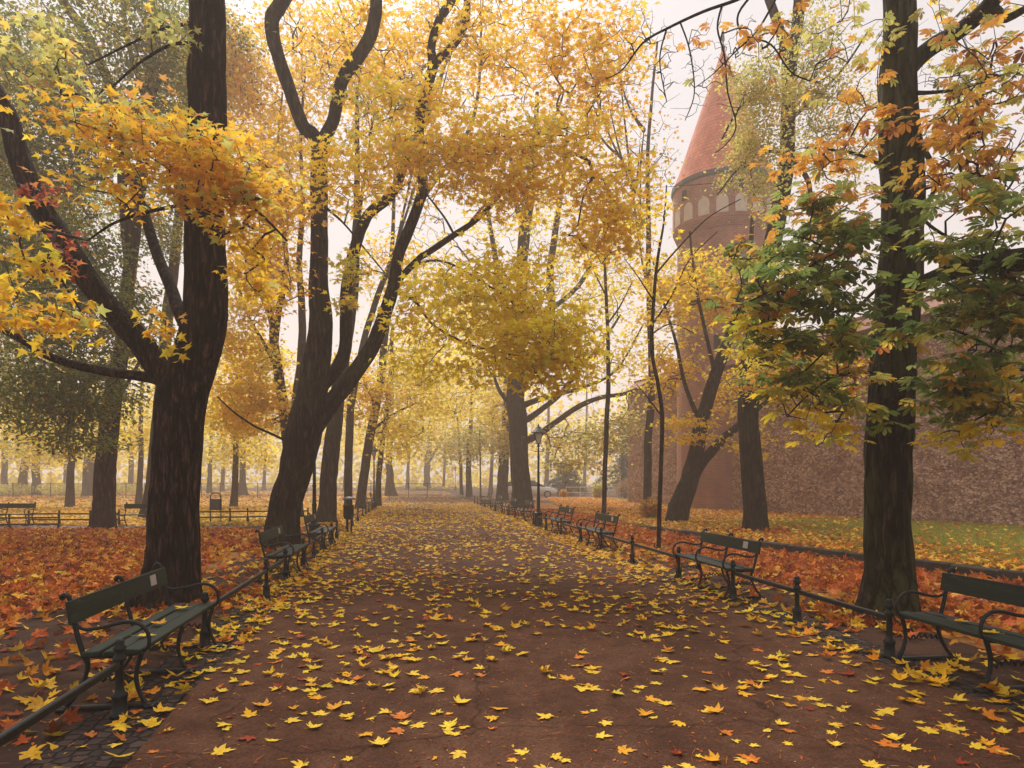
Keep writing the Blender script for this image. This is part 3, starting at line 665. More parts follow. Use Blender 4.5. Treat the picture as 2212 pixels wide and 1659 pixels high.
# chestnut at right
t = Tree("chestnut_tree", "large dark chestnut with green and rusty leaves behind the nearest right bench", 7.87, M_BARK3, seed=4)
t.limb([(1915, 1338, 136), (1917, 1290, 120), (1919, 1220, 108), (1923, 1100, 107), (1924, 960, 108), (1930, 860, 104), (1934, 760, 100), (1937, 700, 99), (1942, 620, 100), (1945, 500, 96), (1947, 400, 96), (1945, 320, 97), (1939, 240, 86), (1937, 150, 80), (1938, 60, 74), (1939, 0, 70), (1940, -150, 62), (1942, -320, 46)], seg=220, ridge=22, step=.03, flare=.42, amp=.07)
t.limb([(1950, 160, 46), (1985, 125, 42), (2025, 95, 40), (2070, 70, 38, -.3), (2115, 35, 38, -.5), (2150, -5, 36, -.7), (2210, -80, 30, -1)], seg=50, ridge=12, step=.04)
t.limb([(2140, 10, 24, -.6), (2160, 30, 24, -.7), (2175, 40, 20, -.8), (2230, 10, 16, -1)], seg=16)
t.limb([(1950, 640, 40), (1985, 618, 38, -.2), (2020, 600, 38, -.5), (2080, 578, 44, -1.1), (2150, 566, 50, -1.7), (2230, 560, 58, -2.3), (2330, 545, 62, -2.6), (2460, 500, 54, -2.8), (2620, 420, 38, -2.9), (2780, 300, 16, -2.9)], seg=50, ridge=12, step=.04)
t.limb([(1940, 820, 14), (1880, 805, 8, -.3), (1810, 810, 7, -.6), (1750, 850, 5, -.8), (1700, 900, 3, -.9)], seg=8)
t.limb([(1945, 520, 20), (1900, 500, 11, -.4), (1840, 520, 9, -.8), (1760, 570, 7, -1.1), (1680, 620, 5, -1.3), (1600, 660, 3, -1.4)], seg=8)
t.limb([(1945, 600, 18), (1900, 620, 9, -.5), (1850, 670, 8, -.9), (1800, 740, 6, -1.2), (1740, 800, 4, -1.4)], seg=8)
t.limb([(1945, 380, 18), (1890, 350, 9, -.3), (1840, 330, 7, -.5), (1760, 320, 4, -.8)], seg=8)
t.limb([(1955, 300, 22), (2000, 330, 14, -.3), (2020, 400, 12, -.5), (1995, 470, 9, -.6), (2060, 520, 7, -.8)], seg=10)
t.limb([(1955, 420, 16), (2020, 400, 10, -.5), (2100, 380, 8, -.9), (2190, 390, 6, -1.2)], seg=8)
t.limb([(1955, 720, 14), (2010, 700, 9, -.5), (2080, 720, 7, -.9), (2160, 760, 5, -1.2)], seg=8)
t.limb([(1950, 200, 14), (2010, 200, 9, -.3), (2080, 190, 7, -.5), (2170, 160, 5, -.8)], seg=8)
# bare hanging twigs across the sky
t.limb([(1939, -60, 26), (1860, -95, 16, -.2), (1760, -80, 13, -.4), (1660, -35, 11, -.5), (1590, 0, 9, -.6), (1520, 25, 7.5, -.7), (1445, 60, 6.5, -.7), (1390, 92, 5, -.8), (1345, 150, 3.5, -.8), (1310, 170, 2.5, -.8)], seg=8)
t.limb([(1640, -28, 7, -.5), (1595, 30, 5.5, -.6), (1607, 75, 5, -.7), (1665, 96, 4.5, -.7), (1707, 154, 4, -.7), (1749, 175, 3, -.7)], seg=7)
t.limb([(1560, 10, 6, -.6), (1550, 60, 5, -.7), (1565, 120, 4.5, -.7), (1572, 200, 4, -.7), (1590, 270, 3.5, -.7), (1570, 310, 3, -.7), (1545, 330, 2, -.7)], seg=7)
t.limb([(1470, 50, 5, -.7), (1490, 110, 4, -.8), (1500, 200, 3, -.8), (1480, 260, 2, -.8)], seg=6)
t.limb([(1440, 62, 5, -.7), (1425, 130, 3.5, -.8), (1440, 220, 2.5, -.8)], seg=6)
t.limb([(1700, -50, 7, -.5), (1640, 60, 5, -.7), (1590, 110, 4, -.8), (1540, 160, 3, -.8), (1500, 190, 2, -.8)], seg=6)
t.grow([(1470, 150, 110, 100, 7, .3, 60), (1580, 130, 80, 120, 7, .3, 50), (1390, 90, 70, 80, 7, .3, 34), (1680, 110, 80, 100, 7, .3, 30), (2080, 130, 130, 130, 7, .5, 40), (2080, 380, 140, 120, 6.8, .5, 34), (1830, 620, 120, 110, 6.8, .4, 20), (1850, 830, 110, 80, 6.9, .3, 18), (2080, 780, 120, 120, 6.6, .4, 20), (1840, 200, 90, 150, 7.1, .4, 24)], per=0, twig=.0017)
t.avoid = (1862, 2000, .72)
ch = dict(tpl=TPL_CH, spread=.22, flat=.2, droop=.5, up=1.7)
t.grow([(1760, 600, 240, 115, 6.8, .8, 30), (1670, 650, 150, 85, 6.6, .7, 20), (1850, 500, 230, 95, 6.8, .8, 30), (2080, 520, 200, 140, 6.5, .8, 38), (1800, 720, 170, 80, 6.8, .6, 26), (2110, 690, 170, 100, 6.4, .7, 34), (2080, 830, 180, 80, 6.5, .6, 28), (1990, 690, 60, 130, 7.0, .3, 6), (1780, 840, 130, 50, 6.9, .5, 10), (2120, 900, 120, 50, 6.5, .5, 9), (1900, 890, 60, 50, 7.0, .2, 4), (2200, 600, 80, 120, 6, .6, 14), (1680, 760, 70, 60, 6.8, .5, 7)],
       per=3.6, size=.128, pal='chest', **ch)
t.grow([(1700, 850, 100, 80, 6.9, .5, 9), (1800, 930, 120, 40, 7.0, .5, 8), (2060, 940, 120, 50, 6.6, .5, 8), (1620, 720, 70, 60, 6.6, .5, 6), (2150, 850, 70, 60, 6.4, .4, 6)], per=3, size=.125, pal='yelgrn', **ch)
t.grow([(1790, 440, 170, 45, 6.9, .6, 20), (1930, 400, 120, 45, 6.9, .4, 14), (2090, 340, 130, 70, 6.6, .5, 20), (1760, 340, 110, 50, 7, .4, 9), (1900, 290, 90, 50, 7, .4, 9), (2030, 250, 110, 50, 6.8, .5, 11), (1820, 790, 160, 80, 7.6, .4, 14), (1690, 820, 60, 40, 7.2, .3, 6)],
       per=2.6, size=.115, pal='rust', **ch)
t.grow([(2110, 130, 120, 120, 6.8, .6, 17), (1850, 130, 110, 120, 7, .4, 10), (2180, 250, 70, 100, 6.4, .5, 10), (1900, 190, 70, 70, 7, .3, 5), (1540, 100, 130, 90, 7, .3, 7), (1690, 60, 90, 70, 7, .3, 5), (2130, 430, 100, 70, 6.6, .4, 11)],
       per=2.0, size=.105, pal='rust', **ch)
t.grow([(2070, 60, 130, 130, 7.6, .8, 18), (2150, 220, 100, 140, 7.4, .8, 16), (1830, 60, 90, 130, 7.6, .6, 10), (2050, 250, 120, 80, 7.4, .6, 12)], per=3.2, size=.09, pal='olive', twig=.003, **ch)
t.finish()

# tall slim lime standing over the second right bench
t = Tree("lime_tree", "tall straight tree with ribbed bark standing behind the second right bench", 18.2, M_BARK2, seed=5)
t.limb([(1633, 1165, 70), (1631, 1130, 60), (1629, 1080, 55), (1622, 1000, 51), (1615, 900, 49), (1622, 800, 50), (1632, 700, 50), (1650, 600, 46), (1674, 500, 42), (1694, 410, 38), (1702, 300, 34), (1705, 200, 34), (1707, 125, 36), (1720, 60, 28), (1728, -30, 26), (1735, -150, 20)], seg=90, ridge=22, step=.05, flare=.2)
t.limb([(1706, 130, 24), (1690, 80, 23), (1672, 30, 22), (1655, -20, 22), (1630, -120, 16)], seg=24)
t.limb([(1698, 350, 18), (1722, 355, 14), (1745, 390, 13), (1755, 430, 11), (1790, 470, 8)], seg=12)
t.limb([(1705, 260, 12), (1760, 210, 8), (1820, 150, 6), (1880, 60, 4)], seg=8)
t.limb([(1704, 220, 10), (1650, 200, 7, -1), (1600, 230, 6, -2), (1560, 300, 4, -2.5)], seg=8)
t.limb([(1700, 330, 10), (1640, 330, 7, -1), (1590, 370, 5, -2), (1550, 420, 3, -2.5)], seg=8)
t.grow([(1650, 270, 60, 110, 16, 1.2, 30), (1610, 340, 60, 60, 16, 1, 10), (1620, 160, 60, 70, 16.5, 1, 12), (1760, 200, 80, 140, 17, 1.2, 34), (1660, 420, 50, 40, 16, 1, 6), (1820, 300, 70, 120, 17, 1, 18), (1780, 60, 90, 80, 17, 1.2, 12)],
       per=42, size=.085, spread=.42, flat=.7, tpl=TPL_OV, pal='olive', twig=.004)
t.grow([(1700, 720, 90, 90, 16.5, 1, 16), (1760, 840, 100, 90, 16.5, 1, 24), (1640, 800, 60, 80, 16.5, 1, 10), (1720, 580, 70, 50, 16.5, 1, 6)], per=40, size=.1, spread=.4, flat=.6, tpl=TPL_OV, pal='yelgrn', twig=.004, droop=1)
t.finish()

# leaning forked maple by the wall
t = Tree("maple_tree", "leaning forked maple with yellow leaves in front of the stone wall", 23.6, M_BARK2, seed=6)
t.limb([(1460, 1138, 62), (1468, 1095, 52), (1490, 1040, 45), (1503, 980, 39), (1515, 920, 33), (1535, 840, 31), (1560, 770, 28), (1585, 700, 25), (1605, 620, 18), (1620, 540, 12), (1625, 460, 8)], seg=60, ridge=14, step=.07, flare=.15)
t.limb([(1490, 1045, 32), (1520, 995, 25), (1562, 948, 22), (1600, 915, 18), (1640, 880, 12), (1690, 840, 8)], seg=24, ridge=8)
t.limb([(1515, 920, 14), (1480, 830, 10), (1460, 740, 8), (1430, 640, 6), (1410, 560, 4)], seg=8)
t.limb([(1545, 810, 12), (1520, 700, 9), (1500, 600, 7), (1490, 500, 5)], seg=8)
t.grow([(1490, 640, 100, 110, 25, 1.3, 58), (1440, 800, 60, 90, 24.6, 1.0, 26), (1590, 830, 70, 80, 25, 1.0, 26), (1560, 620, 80, 80, 25.2, 1.2, 30), (1430, 640, 60, 100, 23, 1.4, 26), (1630, 950, 60, 50, 22.5, 1, 8), (1490, 930, 60, 60, 23, 1, 14)],
       per=18, size=.15, spread=.62, flat=.28, up=1.2, pal='gold', twig=.005)
t.finish()

# two thin young trees
t = Tree("young_tree", "thin sapling with bare upright stem beside the third right bench", 15.7, M_BARK, seed=7)
t.limb([(1423, 1185, 12), (1424, 1120, 11), (1428, 1000, 11), (1430, 900, 11), (1421, 830, 10), (1408, 760, 9), (1410, 680, 9), (1416, 600, 8), (1424, 540, 7), (1434, 480, 5), (1440, 400, 3)], seg=12)
for q in [[(1410, 700, 5), (1450, 640, 4), (1490, 560, 3), (1550, 500, 2)], [(1412, 650, 5), (1380, 600, 3), (1350, 560, 2)], [(1418, 590, 5), (1470, 530, 4), (1530, 470, 3), (1600, 430, 2)], [(1430, 900, 4), (1400, 860, 3), (1375, 830, 2)], [(1410, 720, 5), (1450, 700, 3), (1500, 720, 2)]]:
    t.limb(q, seg=6)
t.grow([(1490, 580, 100, 60, 15.7, .8, 12), (1440, 640, 70, 80, 15.7, .6, 12), (1400, 500, 70, 70, 15.5, .6, 12)], per=4, size=.13, spread=.25, pal='gold', twig=.003)
t.finish()
t = Tree("young_tree", "taller slender sapling rising behind the third right bench like a pole", 26, M_BARK, seed=8)
t.limb([(1304, 1126, 13), (1305, 1080, 12), (1308, 980, 12), (1312, 880, 12), (1314, 780, 11), (1312, 700, 9), (1309, 620, 8), (1305, 530, 6), (1303, 440, 4)], seg=12)
for q in [[(1312, 700, 5), (1340, 660, 4), (1365, 610, 2)], [(1310, 640, 5), (1285, 590, 3), (1265, 540, 2)]]:
    t.limb(q, seg=6)
t.grow([(1310, 560, 60, 90, 26, .8, 14)], per=8, size=.16, spread=.35, pal='gold', twig=.004)
t.finish()

# great old tree at the right border further on
t = Tree("old_tree", "great thick old tree with spreading low limbs beside the street lamp on the right", 36.9, M_BARKG, seed=9)
t.limb([(1128, 1099, 58), (1127, 1070, 50), (1125, 1030, 47), (1122, 980, 46), (1118, 900, 47), (1112, 850, 46), (1117, 760, 34), (1125, 660, 30), (1128, 570, 26), (1136, 490, 30), (1145, 430, 22), (1155, 330, 15), (1160, 200, 9)], seg=50, ridge=14, step=.15, flare=.2)
t.limb([(1136, 500, 18), (1115, 440, 13), (1105, 360, 10), (1095, 260, 6)], seg=12)
t.limb([(1108, 850, 22), (1104, 740, 19), (1092, 660, 18), (1077, 590, 16), (1062, 510, 12), (1048, 420, 8), (1040, 320, 5)], seg=16)
t.limb([(1120, 850, 26), (1165, 745, 21), (1190, 665, 20), (1187, 600, 19), (1200, 500, 16), (1215, 400, 11), (1225, 280, 6)], seg=16)
t.limb([(1191, 668, 14), (1235, 632, 12), (1268, 590, 10), (1282, 530, 9), (1288, 440, 6)], seg=12)
t.limb([(1120, 880, 20), (1150, 868, 15), (1200, 852, 13), (1255, 838, 9), (1330, 800, 6), (1390, 700, 4)], seg=12)
t.limb([(1122, 905, 22), (1140, 905, 17), (1175, 880, 14), (1210, 852, 12), (1225, 830, 9), (1300, 740, 7), (1340, 680, 5)], seg=12)
t.limb([(1130, 955, 22), (1165, 938, 16), (1195, 915, 14), (1250, 878, 14), (1300, 858, 11), (1350, 850, 9), (1400, 825, 6), (1450, 770, 3)], seg=14)
t.limb([(1110, 880, 14), (1090, 860, 10), (1075, 835, 9), (1066, 805, 6)], seg=10)
t.grow([(1270, 950, 90, 50, 37, 3, 40), (1240, 1000, 80, 25, 38, 2, 18), (1330, 920, 70, 60, 37, 2, 22), (1200, 960, 40, 50, 38, 2, 10)], per=42, size=.19, spread=.9, flat=.6, tpl=TPL_FAR, pal='olive', twig=.007)
t.grow([(1280, 640, 120, 130, 36, 4, 60), (1350, 780, 90, 90, 36, 3, 34), (1150, 470, 150, 120, 36, 4, 50), (1330, 480, 90, 100, 36, 3, 30), (1250, 790, 60, 50, 36, 3, 12), (1100, 760, 60, 50, 36, 2, 10), (1200, 300, 150, 120, 37, 3, 30)],
       per=34, size=.19, spread=.95, flat=.6, tpl=TPL_FAR, pal='fadey', twig=.007)
t.grow([(1000, 560, 120, 120, 36, 3, 70), (1110, 560, 110, 90, 36, 3, 50), (900, 520, 90, 120, 36, 3, 40), (1230, 560, 90, 100, 36, 3, 40)], per=1.5, size=.19, spread=.8, tpl=TPL_FAR, pal='fadey', twig=.0075)
t.finish()

# grey tree with slim forking limbs behind the leaning maple
t = Tree("maple_tree", "pale grey maple with slim forking limbs seen left of the leaning maple", 28, M_BARKG, seed=10)
t.limb([(640, 1119, 40), (636, 1060, 36), (630, 990, 34), (622, 925, 30), (606, 830, 24), (592, 740, 21), (588, 690, 18), (560, 620, 15), (532, 560, 12), (505, 480, 9), (480, 380, 6), (470, 260, 4)], seg=30, step=.12, ridge=10)
t.limb([(594, 750, 16), (603, 660, 16), (618, 570, 14), (606, 460, 10), (600, 330, 7), (610, 200, 4)], seg=12)
t.limb([(628, 960, 26), (640, 860, 22), (650, 770, 21), (653, 660, 18), (646, 560, 15), (655, 440, 12), (650, 300, 8), (660, 150, 5)], seg=14)
t.limb([(600, 800, 12), (570, 740, 9), (540, 690, 7), (510, 600, 5)], seg=8)
t.grow([(560, 560, 90, 120, 27, 3, 46), (530, 760, 80, 90, 27, 3, 40), (570, 870, 80, 70, 27, 2.5, 30), (620, 380, 90, 130, 28, 3, 36), (500, 900, 60, 60, 27, 2, 16)], per=34, size=.17, spread=.75, flat=.55, pal='gold', twig=.006)
t.grow([(640, 180, 120, 170, 28, 3, 60), (540, 260, 70, 150, 28, 2, 30)], per=14, size=.17, spread=.7, pal='orange', twig=.006)
t.finish()

# ------------------------------------------------------------------ trees further back
def back_tree(name, label, px, py, w_, pts, blobs, pal, mt, seed, per=30, size=.2, spread=.9, group=None, limbs=(), tpl=TPL_FAR, ridge=8, twig=.008):
    d = F * CH / (py - HY)
    t = Tree(name, label, d, mt, seed=seed, group=group)
    t.limb([(px, py, w_ * 1.25)] + pts, seg=28, ridge=ridge, step=max(.15, d * .004), flare=.25)
    for q in limbs: t.limb(q, seg=8)
    r = t.r
    # a few main boughs towards the crown blobs
    top = t.N[-1]
    for b in blobs:
        for k in range(2):
            j = int(r.integers(len(t.N) // 2, len(t.N))) if len(t.N) > 3 else 0
            a = t.N[j]; e = P(b[0] + r.uniform(-.6, .6) * b[2], b[1] + r.uniform(-.6, .6) * b[3], b[4] + r.uniform(-.5, .5) * b[5])
            m_ = a + (e - a) * .5 + np.array([0, 0, .06 * np.linalg.norm(e - a)])
            r0 = min(t.NR[j] * .5, .02 + .012 * np.linalg.norm(e - a))
            t.limb3([a, m_, e], [r0, r0 * .6, .012], seg=7)
    if isinstance(pal, str): pal = [pal] * len(blobs)
    for b, p_ in zip(blobs, pal): t.grow([(*b[:6], int(b[6] * 1.7))], per=per, size=size, spread=spread, flat=.6, tpl=tpl, pal=p_, twig=twig)
    return t.finish()

back_tree("maple_tree", "straight brown tree just behind the tall left street lamp", 706, 1130, 40, [(708, 1060, 42), (714, 980, 40), (724, 890, 38), (738, 800, 34), (752, 700, 30), (765, 600, 24), (770, 480, 18), (772, 340, 12), (770, 200, 8)],
          [(800, 200, 130, 180, 25, 3, 70), (700, 80, 120, 120, 25, 3, 40), (880, 380, 100, 100, 25, 3, 24)], 'orange', M_BARKG, 21, per=6, size=.16, spread=.8, tpl=TPL_LOW)
back_tree("maple_tree", "slim tree leaning right past the round litter bin on the left", 778, 1101, 22, [(783, 1050, 22), (795, 970, 22), (812, 880, 21), (824, 800, 19), (833, 710, 16), (842, 600, 12), (850, 480, 9), (852, 340, 6)],
          [(760, 840, 80, 90, 34, 3, 40), (900, 820, 90, 80, 35, 4, 46), (860, 920, 80, 60, 36, 3, 30), (880, 620, 120, 120, 35, 4, 40)], ['gold', 'fadey', 'fadey', 'gold'], M_BARKG, 22, limbs=[[(812, 880, 10), (790, 830, 8), (775, 780, 5)], [(803, 930, 9), (850, 895, 6), (900, 870, 4)]])
back_tree("maple_tree", "thin tree beside the far left lamp, narrower than its neighbour", 817, 1094, 14, [(818, 1040, 14), (824, 970, 13), (833, 900, 12), (842, 820, 10), (848, 700, 7)],
          [(830, 960, 60, 60, 40, 3, 20), (900, 760, 110, 90, 41, 4, 44), (960, 860, 80, 60, 42, 4, 30)], 'fadey', M_BARKG, 23)
back_tree("old_tree", "broad based old tree far along the left side of the path", 844, 1071.5, 26, [(842, 1040, 20), (841, 1000, 17), (842, 940, 15), (845, 860, 12), (850, 760, 8)],
          [(900, 930, 70, 60, 63, 5, 40), (960, 840, 90, 90, 64, 6, 50), (860, 830, 80, 80, 63, 6, 36), (980, 700, 110, 110, 64, 6, 50)], 'fadey', M_BARKG, 24, size=.28, spread=1.4)
back_tree("old_tree", "far tree with a forked trunk at the very end of the path", 922, 1057.5, 17, [(922, 1030, 15), (923, 1000, 16), (926, 975, 14), (930, 920, 9), (935, 840, 6)],
          [(930, 940, 60, 40, 102, 8, 40), (900, 840, 90, 70, 104, 8, 50), (1000, 800, 90, 90, 104, 8, 50)], 'fadey', M_BARKG, 25, limbs=[[(925, 1000, 9), (940, 975, 7), (958, 945, 5)]], size=.36, spread=2)
back_tree("old_tree", "far trunk on the right of the path, left one of a close pair", 997, 1069, 8, [(996, 1040, 8), (995, 1000, 8), (992, 960, 7), (988, 900, 5)],
          [(980, 960, 40, 35, 68, 4, 26), (1000, 900, 70, 50, 68, 5, 40)], ['olive', 'fadey'], M_BARKG, 26, size=.28, spread=1.3, group=None)
back_tree("old_tree", "far trunk on the right of the path, right one of a close pair", 1013, 1073, 14, [(1013, 1040, 14), (1012, 1000, 13), (1013, 960, 12), (1018, 900, 9), (1020, 800, 6)],
          [(1010, 965, 80, 40, 60, 4, 60), (1060, 920, 60, 50, 60, 5, 34), (1020, 840, 80, 60, 61, 5, 34), (1080, 800, 90, 80, 61, 5, 34)], ['olive', 'olive', 'fadey', 'fadey'], M_BARKG, 27, size=.26, spread=1.2)
back_tree("ivy_clad_tree", "dark ivy clad trunk just left of the great old tree by the car", 1085, 1081, 26, [(1085, 1040, 27), (1088, 990, 26), (1092, 940, 24), (1095, 880, 20), (1092, 780, 14), (1085, 660, 9)],
          [(1092, 960, 22, 30, 49, 1.5, 18), (1070, 880, 70, 60, 50, 4, 34), (1120, 760, 100, 110, 50, 4, 44), (1040, 720, 80, 90, 50, 4, 34)], ['olive', 'fadey', 'fadey', 'fadey'], M_BARK2, 28, size=.24, spread=1.1)
back_tree("young_tree", "thin pole like sapling on the right of the path near the ivy clad trunk", 1038, 1077, 4, [(1038, 1040, 4), (1037, 980, 3.5), (1036, 930, 2.5)], [(1038, 950, 22, 30, 56, 1.5, 14)], 'olive', M_BARK, 29, size=.24, spread=.9, ridge=0)

back_tree("lime_tree", "pale straight trunk half hidden behind the big dark maple", 322, 1117, 34, [(330, 1050, 33), (338, 950, 31), (345, 880, 30), (356, 760, 28), (368, 640, 25), (382, 500, 23), (392, 380, 19), (398, 240, 14), (402, 100, 9)],
          [(420, 250, 90, 150, 28, 3, 44), (470, 120, 90, 100, 28, 3, 34), (330, 480, 70, 90, 27, 2, 20), (520, 180, 60, 120, 28, 3, 26)], ['yelgrn', 'lime', 'lime', 'orange'], M_BARKG, 30, per=34, size=.13, spread=.8)
back_tree("old_tree", "wide misty trunk immediately left of the dark lime tree", 192, 1073, 27, [(190, 1040, 25), (192, 980, 23), (196, 920, 20), (202, 840, 15), (205, 740, 10)],
          [(150, 960, 90, 50, 60, 4, 40), (250, 940, 90, 60, 60, 5, 40), (200, 820, 130, 90, 60, 5, 50)], 'fadey', M_BARKG, 31, size=.26, spread=1.3)
back_tree("old_tree", "misty left trunk of the pair of far trees near the left edge", 49, 1069, 22, [(50, 1040, 20), (52, 1010, 18), (58, 960, 15), (62, 900, 11)],
          [(60, 970, 90, 45, 66, 4, 44), (20, 900, 80, 60, 66, 4, 30)], 'fadey', M_BARKG, 32, size=.28, spread=1.3)
back_tree("old_tree", "misty right trunk of the pair of far trees near the left edge", 80, 1069.5, 20, [(79, 1040, 18), (78, 1010, 17), (82, 960, 15), (90, 900, 11)],
          [(110, 985, 70, 35, 66, 4, 34), (120, 900, 90, 60, 66, 4, 34)], 'fadey', M_BARKG, 33, size=.28, spread=1.3)
back_tree("old_tree", "slim misty trunk between the dark lime tree and the big maple", 282, 1064, 13, [(283, 1030, 12), (284, 990, 11), (286, 930, 9), (288, 840, 6)],
          [(290, 960, 60, 50, 80, 5, 34), (330, 860, 80, 80, 80, 5, 34)], 'fadey', M_BARKG, 34, size=.3, spread=1.5)
back_tree("old_tree", "misty tree with flared foot standing left of the leaning maple", 525, 1070, 20, [(525, 1045, 16), (524, 1000, 14), (524, 950, 12), (522, 880, 9), (520, 790, 6)],
          [(500, 960, 90, 60, 66, 5, 50), (560, 930, 80, 60, 66, 5, 40), (500, 860, 90, 80, 66, 5, 40), (600, 1000, 50, 30, 66, 4, 12)], 'fadey', M_BARKG, 35, size=.28, spread=1.35)
back_tree("old_tree", "misty tree seen through the gap between leaning maple and lamp post", 480, 1062, 9, [(481, 1035, 9), (482, 1000, 8), (484, 950, 6)],
          [(470, 990, 60, 35, 86, 5, 30), (440, 920, 60, 60, 86, 6, 24)], 'olive', M_BARKG, 36, size=.3, spread=1.5)
back_tree("old_tree", "pale far trunk to the right of the slim leaning tree, deep in the mist", 660, 1063, 10, [(661, 1035, 9), (662, 990, 8), (664, 930, 6)],
          [(700, 960, 90, 50, 84, 6, 40), (760, 880, 90, 80, 84, 6, 36)], 'fadey', M_BARKG, 37, size=.3, spread=1.5)
for px, py, w_, lab, bl in [
        (505, 1094, 16, "mid distance maple with low yellow crown right of the hooped wire bin", [(480, 900, 100, 60, 40, 3, 40), (540, 980, 70, 30, 40, 2.5, 18), (470, 800, 110, 80, 41, 3, 40), (560, 780, 90, 80, 41, 3, 30)]),
        (150, 1096, 18, "mid distance yellow green tree left of the dark lime tree", [(120, 960, 110, 40, 38, 3, 34), (60, 900, 100, 60, 38, 3, 30), (200, 900, 90, 60, 38, 3, 26)]),
        (300, 1090, 14, "mid distance golden tree in the gap between lime tree and big maple", [(300, 940, 70, 60, 43, 3, 30), (320, 820, 80, 80, 43, 3, 30)])]:
    back_tree("maple_tree", lab, px, py, w_, [(px + 2, 1040, w_ * .95), (px + 5, 980, w_ * .85), (px + 4, 900, w_ * .7), (px + 8, 800, w_ * .45)], bl, 'fadey' if px != 150 else 'yelgrn', M_BARKG, px, per=26, size=.2, spread=.9)
MORE = [  # px, py, trunk w, kind, lower crown height, label
    (140, 1062, 9, 'fadey', 990, "slender misty tree left of the wide misty trunk, small in the fog"),
    (8, 1066, 16, 'olive', 985, "misty trunk at the very left edge behind the far left bench"),
    (330, 1061, 10, 'fadey', 995, "faint far tree glimpsed just left of the big dark maple"),
    (452, 1066, 12, 'fadey', 980, "faint far tree just right of the big dark maple's trunk"),
    (570, 1060, 9, 'fadey', 1000, "faint far tree behind the leaning maple's foot"),
    (745, 1061, 10, 'fadey', 985, "faint far tree right of the straight brown trunk"),
    (880, 1058, 9, 'fadey', 1000, "very faint far tree left of the forked one at the path's end"),
    (958, 1057, 7, 'fadey', 1005, "very faint far tree right of the forked one at the path's end"),
    (1060, 1064, 10, 'olive', 985, "faint far tree just left of the ivy clad trunk"),
    (1180, 1061, 12, 'fadey', 980, "faint far tree behind the silver car"),
    (1262, 1059, 9, 'olive', 990, "faint far tree between car and rounded shrubs")]
for k, (px, py, w_, p_, yc, lab) in enumerate(MORE):
    d = F * CH / (py - HY)
    back_tree("misty_tree", lab, px, py, w_, [(px + 1, 1030, w_ * .9), (px + 3, 980, w_ * .8), (px + 5, 900, w_ * .55), (px + 6, 800, w_ * .35)],
              [(px, yc - 22, 75, 34, d, 5, 16), (px + 20, yc - 75, 95, 45, d, 6, 12)], p_, M_BARKG, 140 + k, per=26, size=.3, spread=1.5)
# bare, twiggy crowns high behind the path
for k, (px, d, top, bl, lab) in enumerate([
        (1040, 32.5, 200, [(1000, 100, 220, 200, 32.5, 4, 210), (880, 230, 150, 150, 32.5, 3, 90), (760, 120, 150, 170, 32.5, 3, 90)], "tall half bare tree reaching up above the middle of the path"),
        (1420, 30, 250, [(1390, 360, 80, 120, 30, 3, 50), (1330, 200, 110, 190, 30, 3, 80)], "half bare tree with russet leaves left of the pointed tower")]):
    py = HY + F * CH / d
    px0 = {0: 1010, 1: 1398}[k]
    t = Tree("half_bare_tree", lab, d, M_BARKG, seed=60 + k)
    if k == 0: px0 = 752; py = HY + F * CH / d
    t.limb([(px0, py, 22), (px0 + 2, py - 150, 20), (px0 + 10, 850, 18), (px0 + (60 if k == 0 else 4), 650, 15), (px0 + (150 if k == 0 else 2), 450, 12), (px - 20, top + 60, 9), (px, top - 160, 5)], seg=16)
    for b in bl:
        for q in range(5):
            e = P(b[0] + t.r.uniform(-.7, .7) * b[2], b[1] - t.r.uniform(-.2, .8) * b[3], b[4] + t.r.uniform(-1, 1) * b[5]); a = t.N[int(len(t.N) * t.r.uniform(.5, .9))]
            t.limb3([a, (a + e) / 2 + np.array([0, 0, -.5]), e], [.07, .045, .015], seg=7)
        t.grow([b], per=7 if k == 0 else 3.5, size=.15, spread=.6, tpl=TPL_FAR, pal='orange' if k == 0 else 'rust', twig=.0075)
    t.finish()
# loose tree beyond the top left corner, filling the sky behind the lime
back_tree("lime_tree", "green and gold lime tree at the far left edge behind the left bench", -40, 1120, 40, [(-38, 1000, 38), (-30, 850, 34), (-20, 700, 30), (-10, 550, 26), (0, 400, 20), (10, 250, 14), (20, 100, 9)],
          [(60, 620, 110, 120, 27, 3, 44), (20, 820, 110, 90, 27, 3, 36), (100, 420, 130, 110, 27, 3, 40), (60, 180, 130, 150, 27, 3, 40)], ['lime', 'olive', 'green', 'lime'], M_BARK2, 40, per=50, size=.12, spread=.9, tpl=TPL_OV)

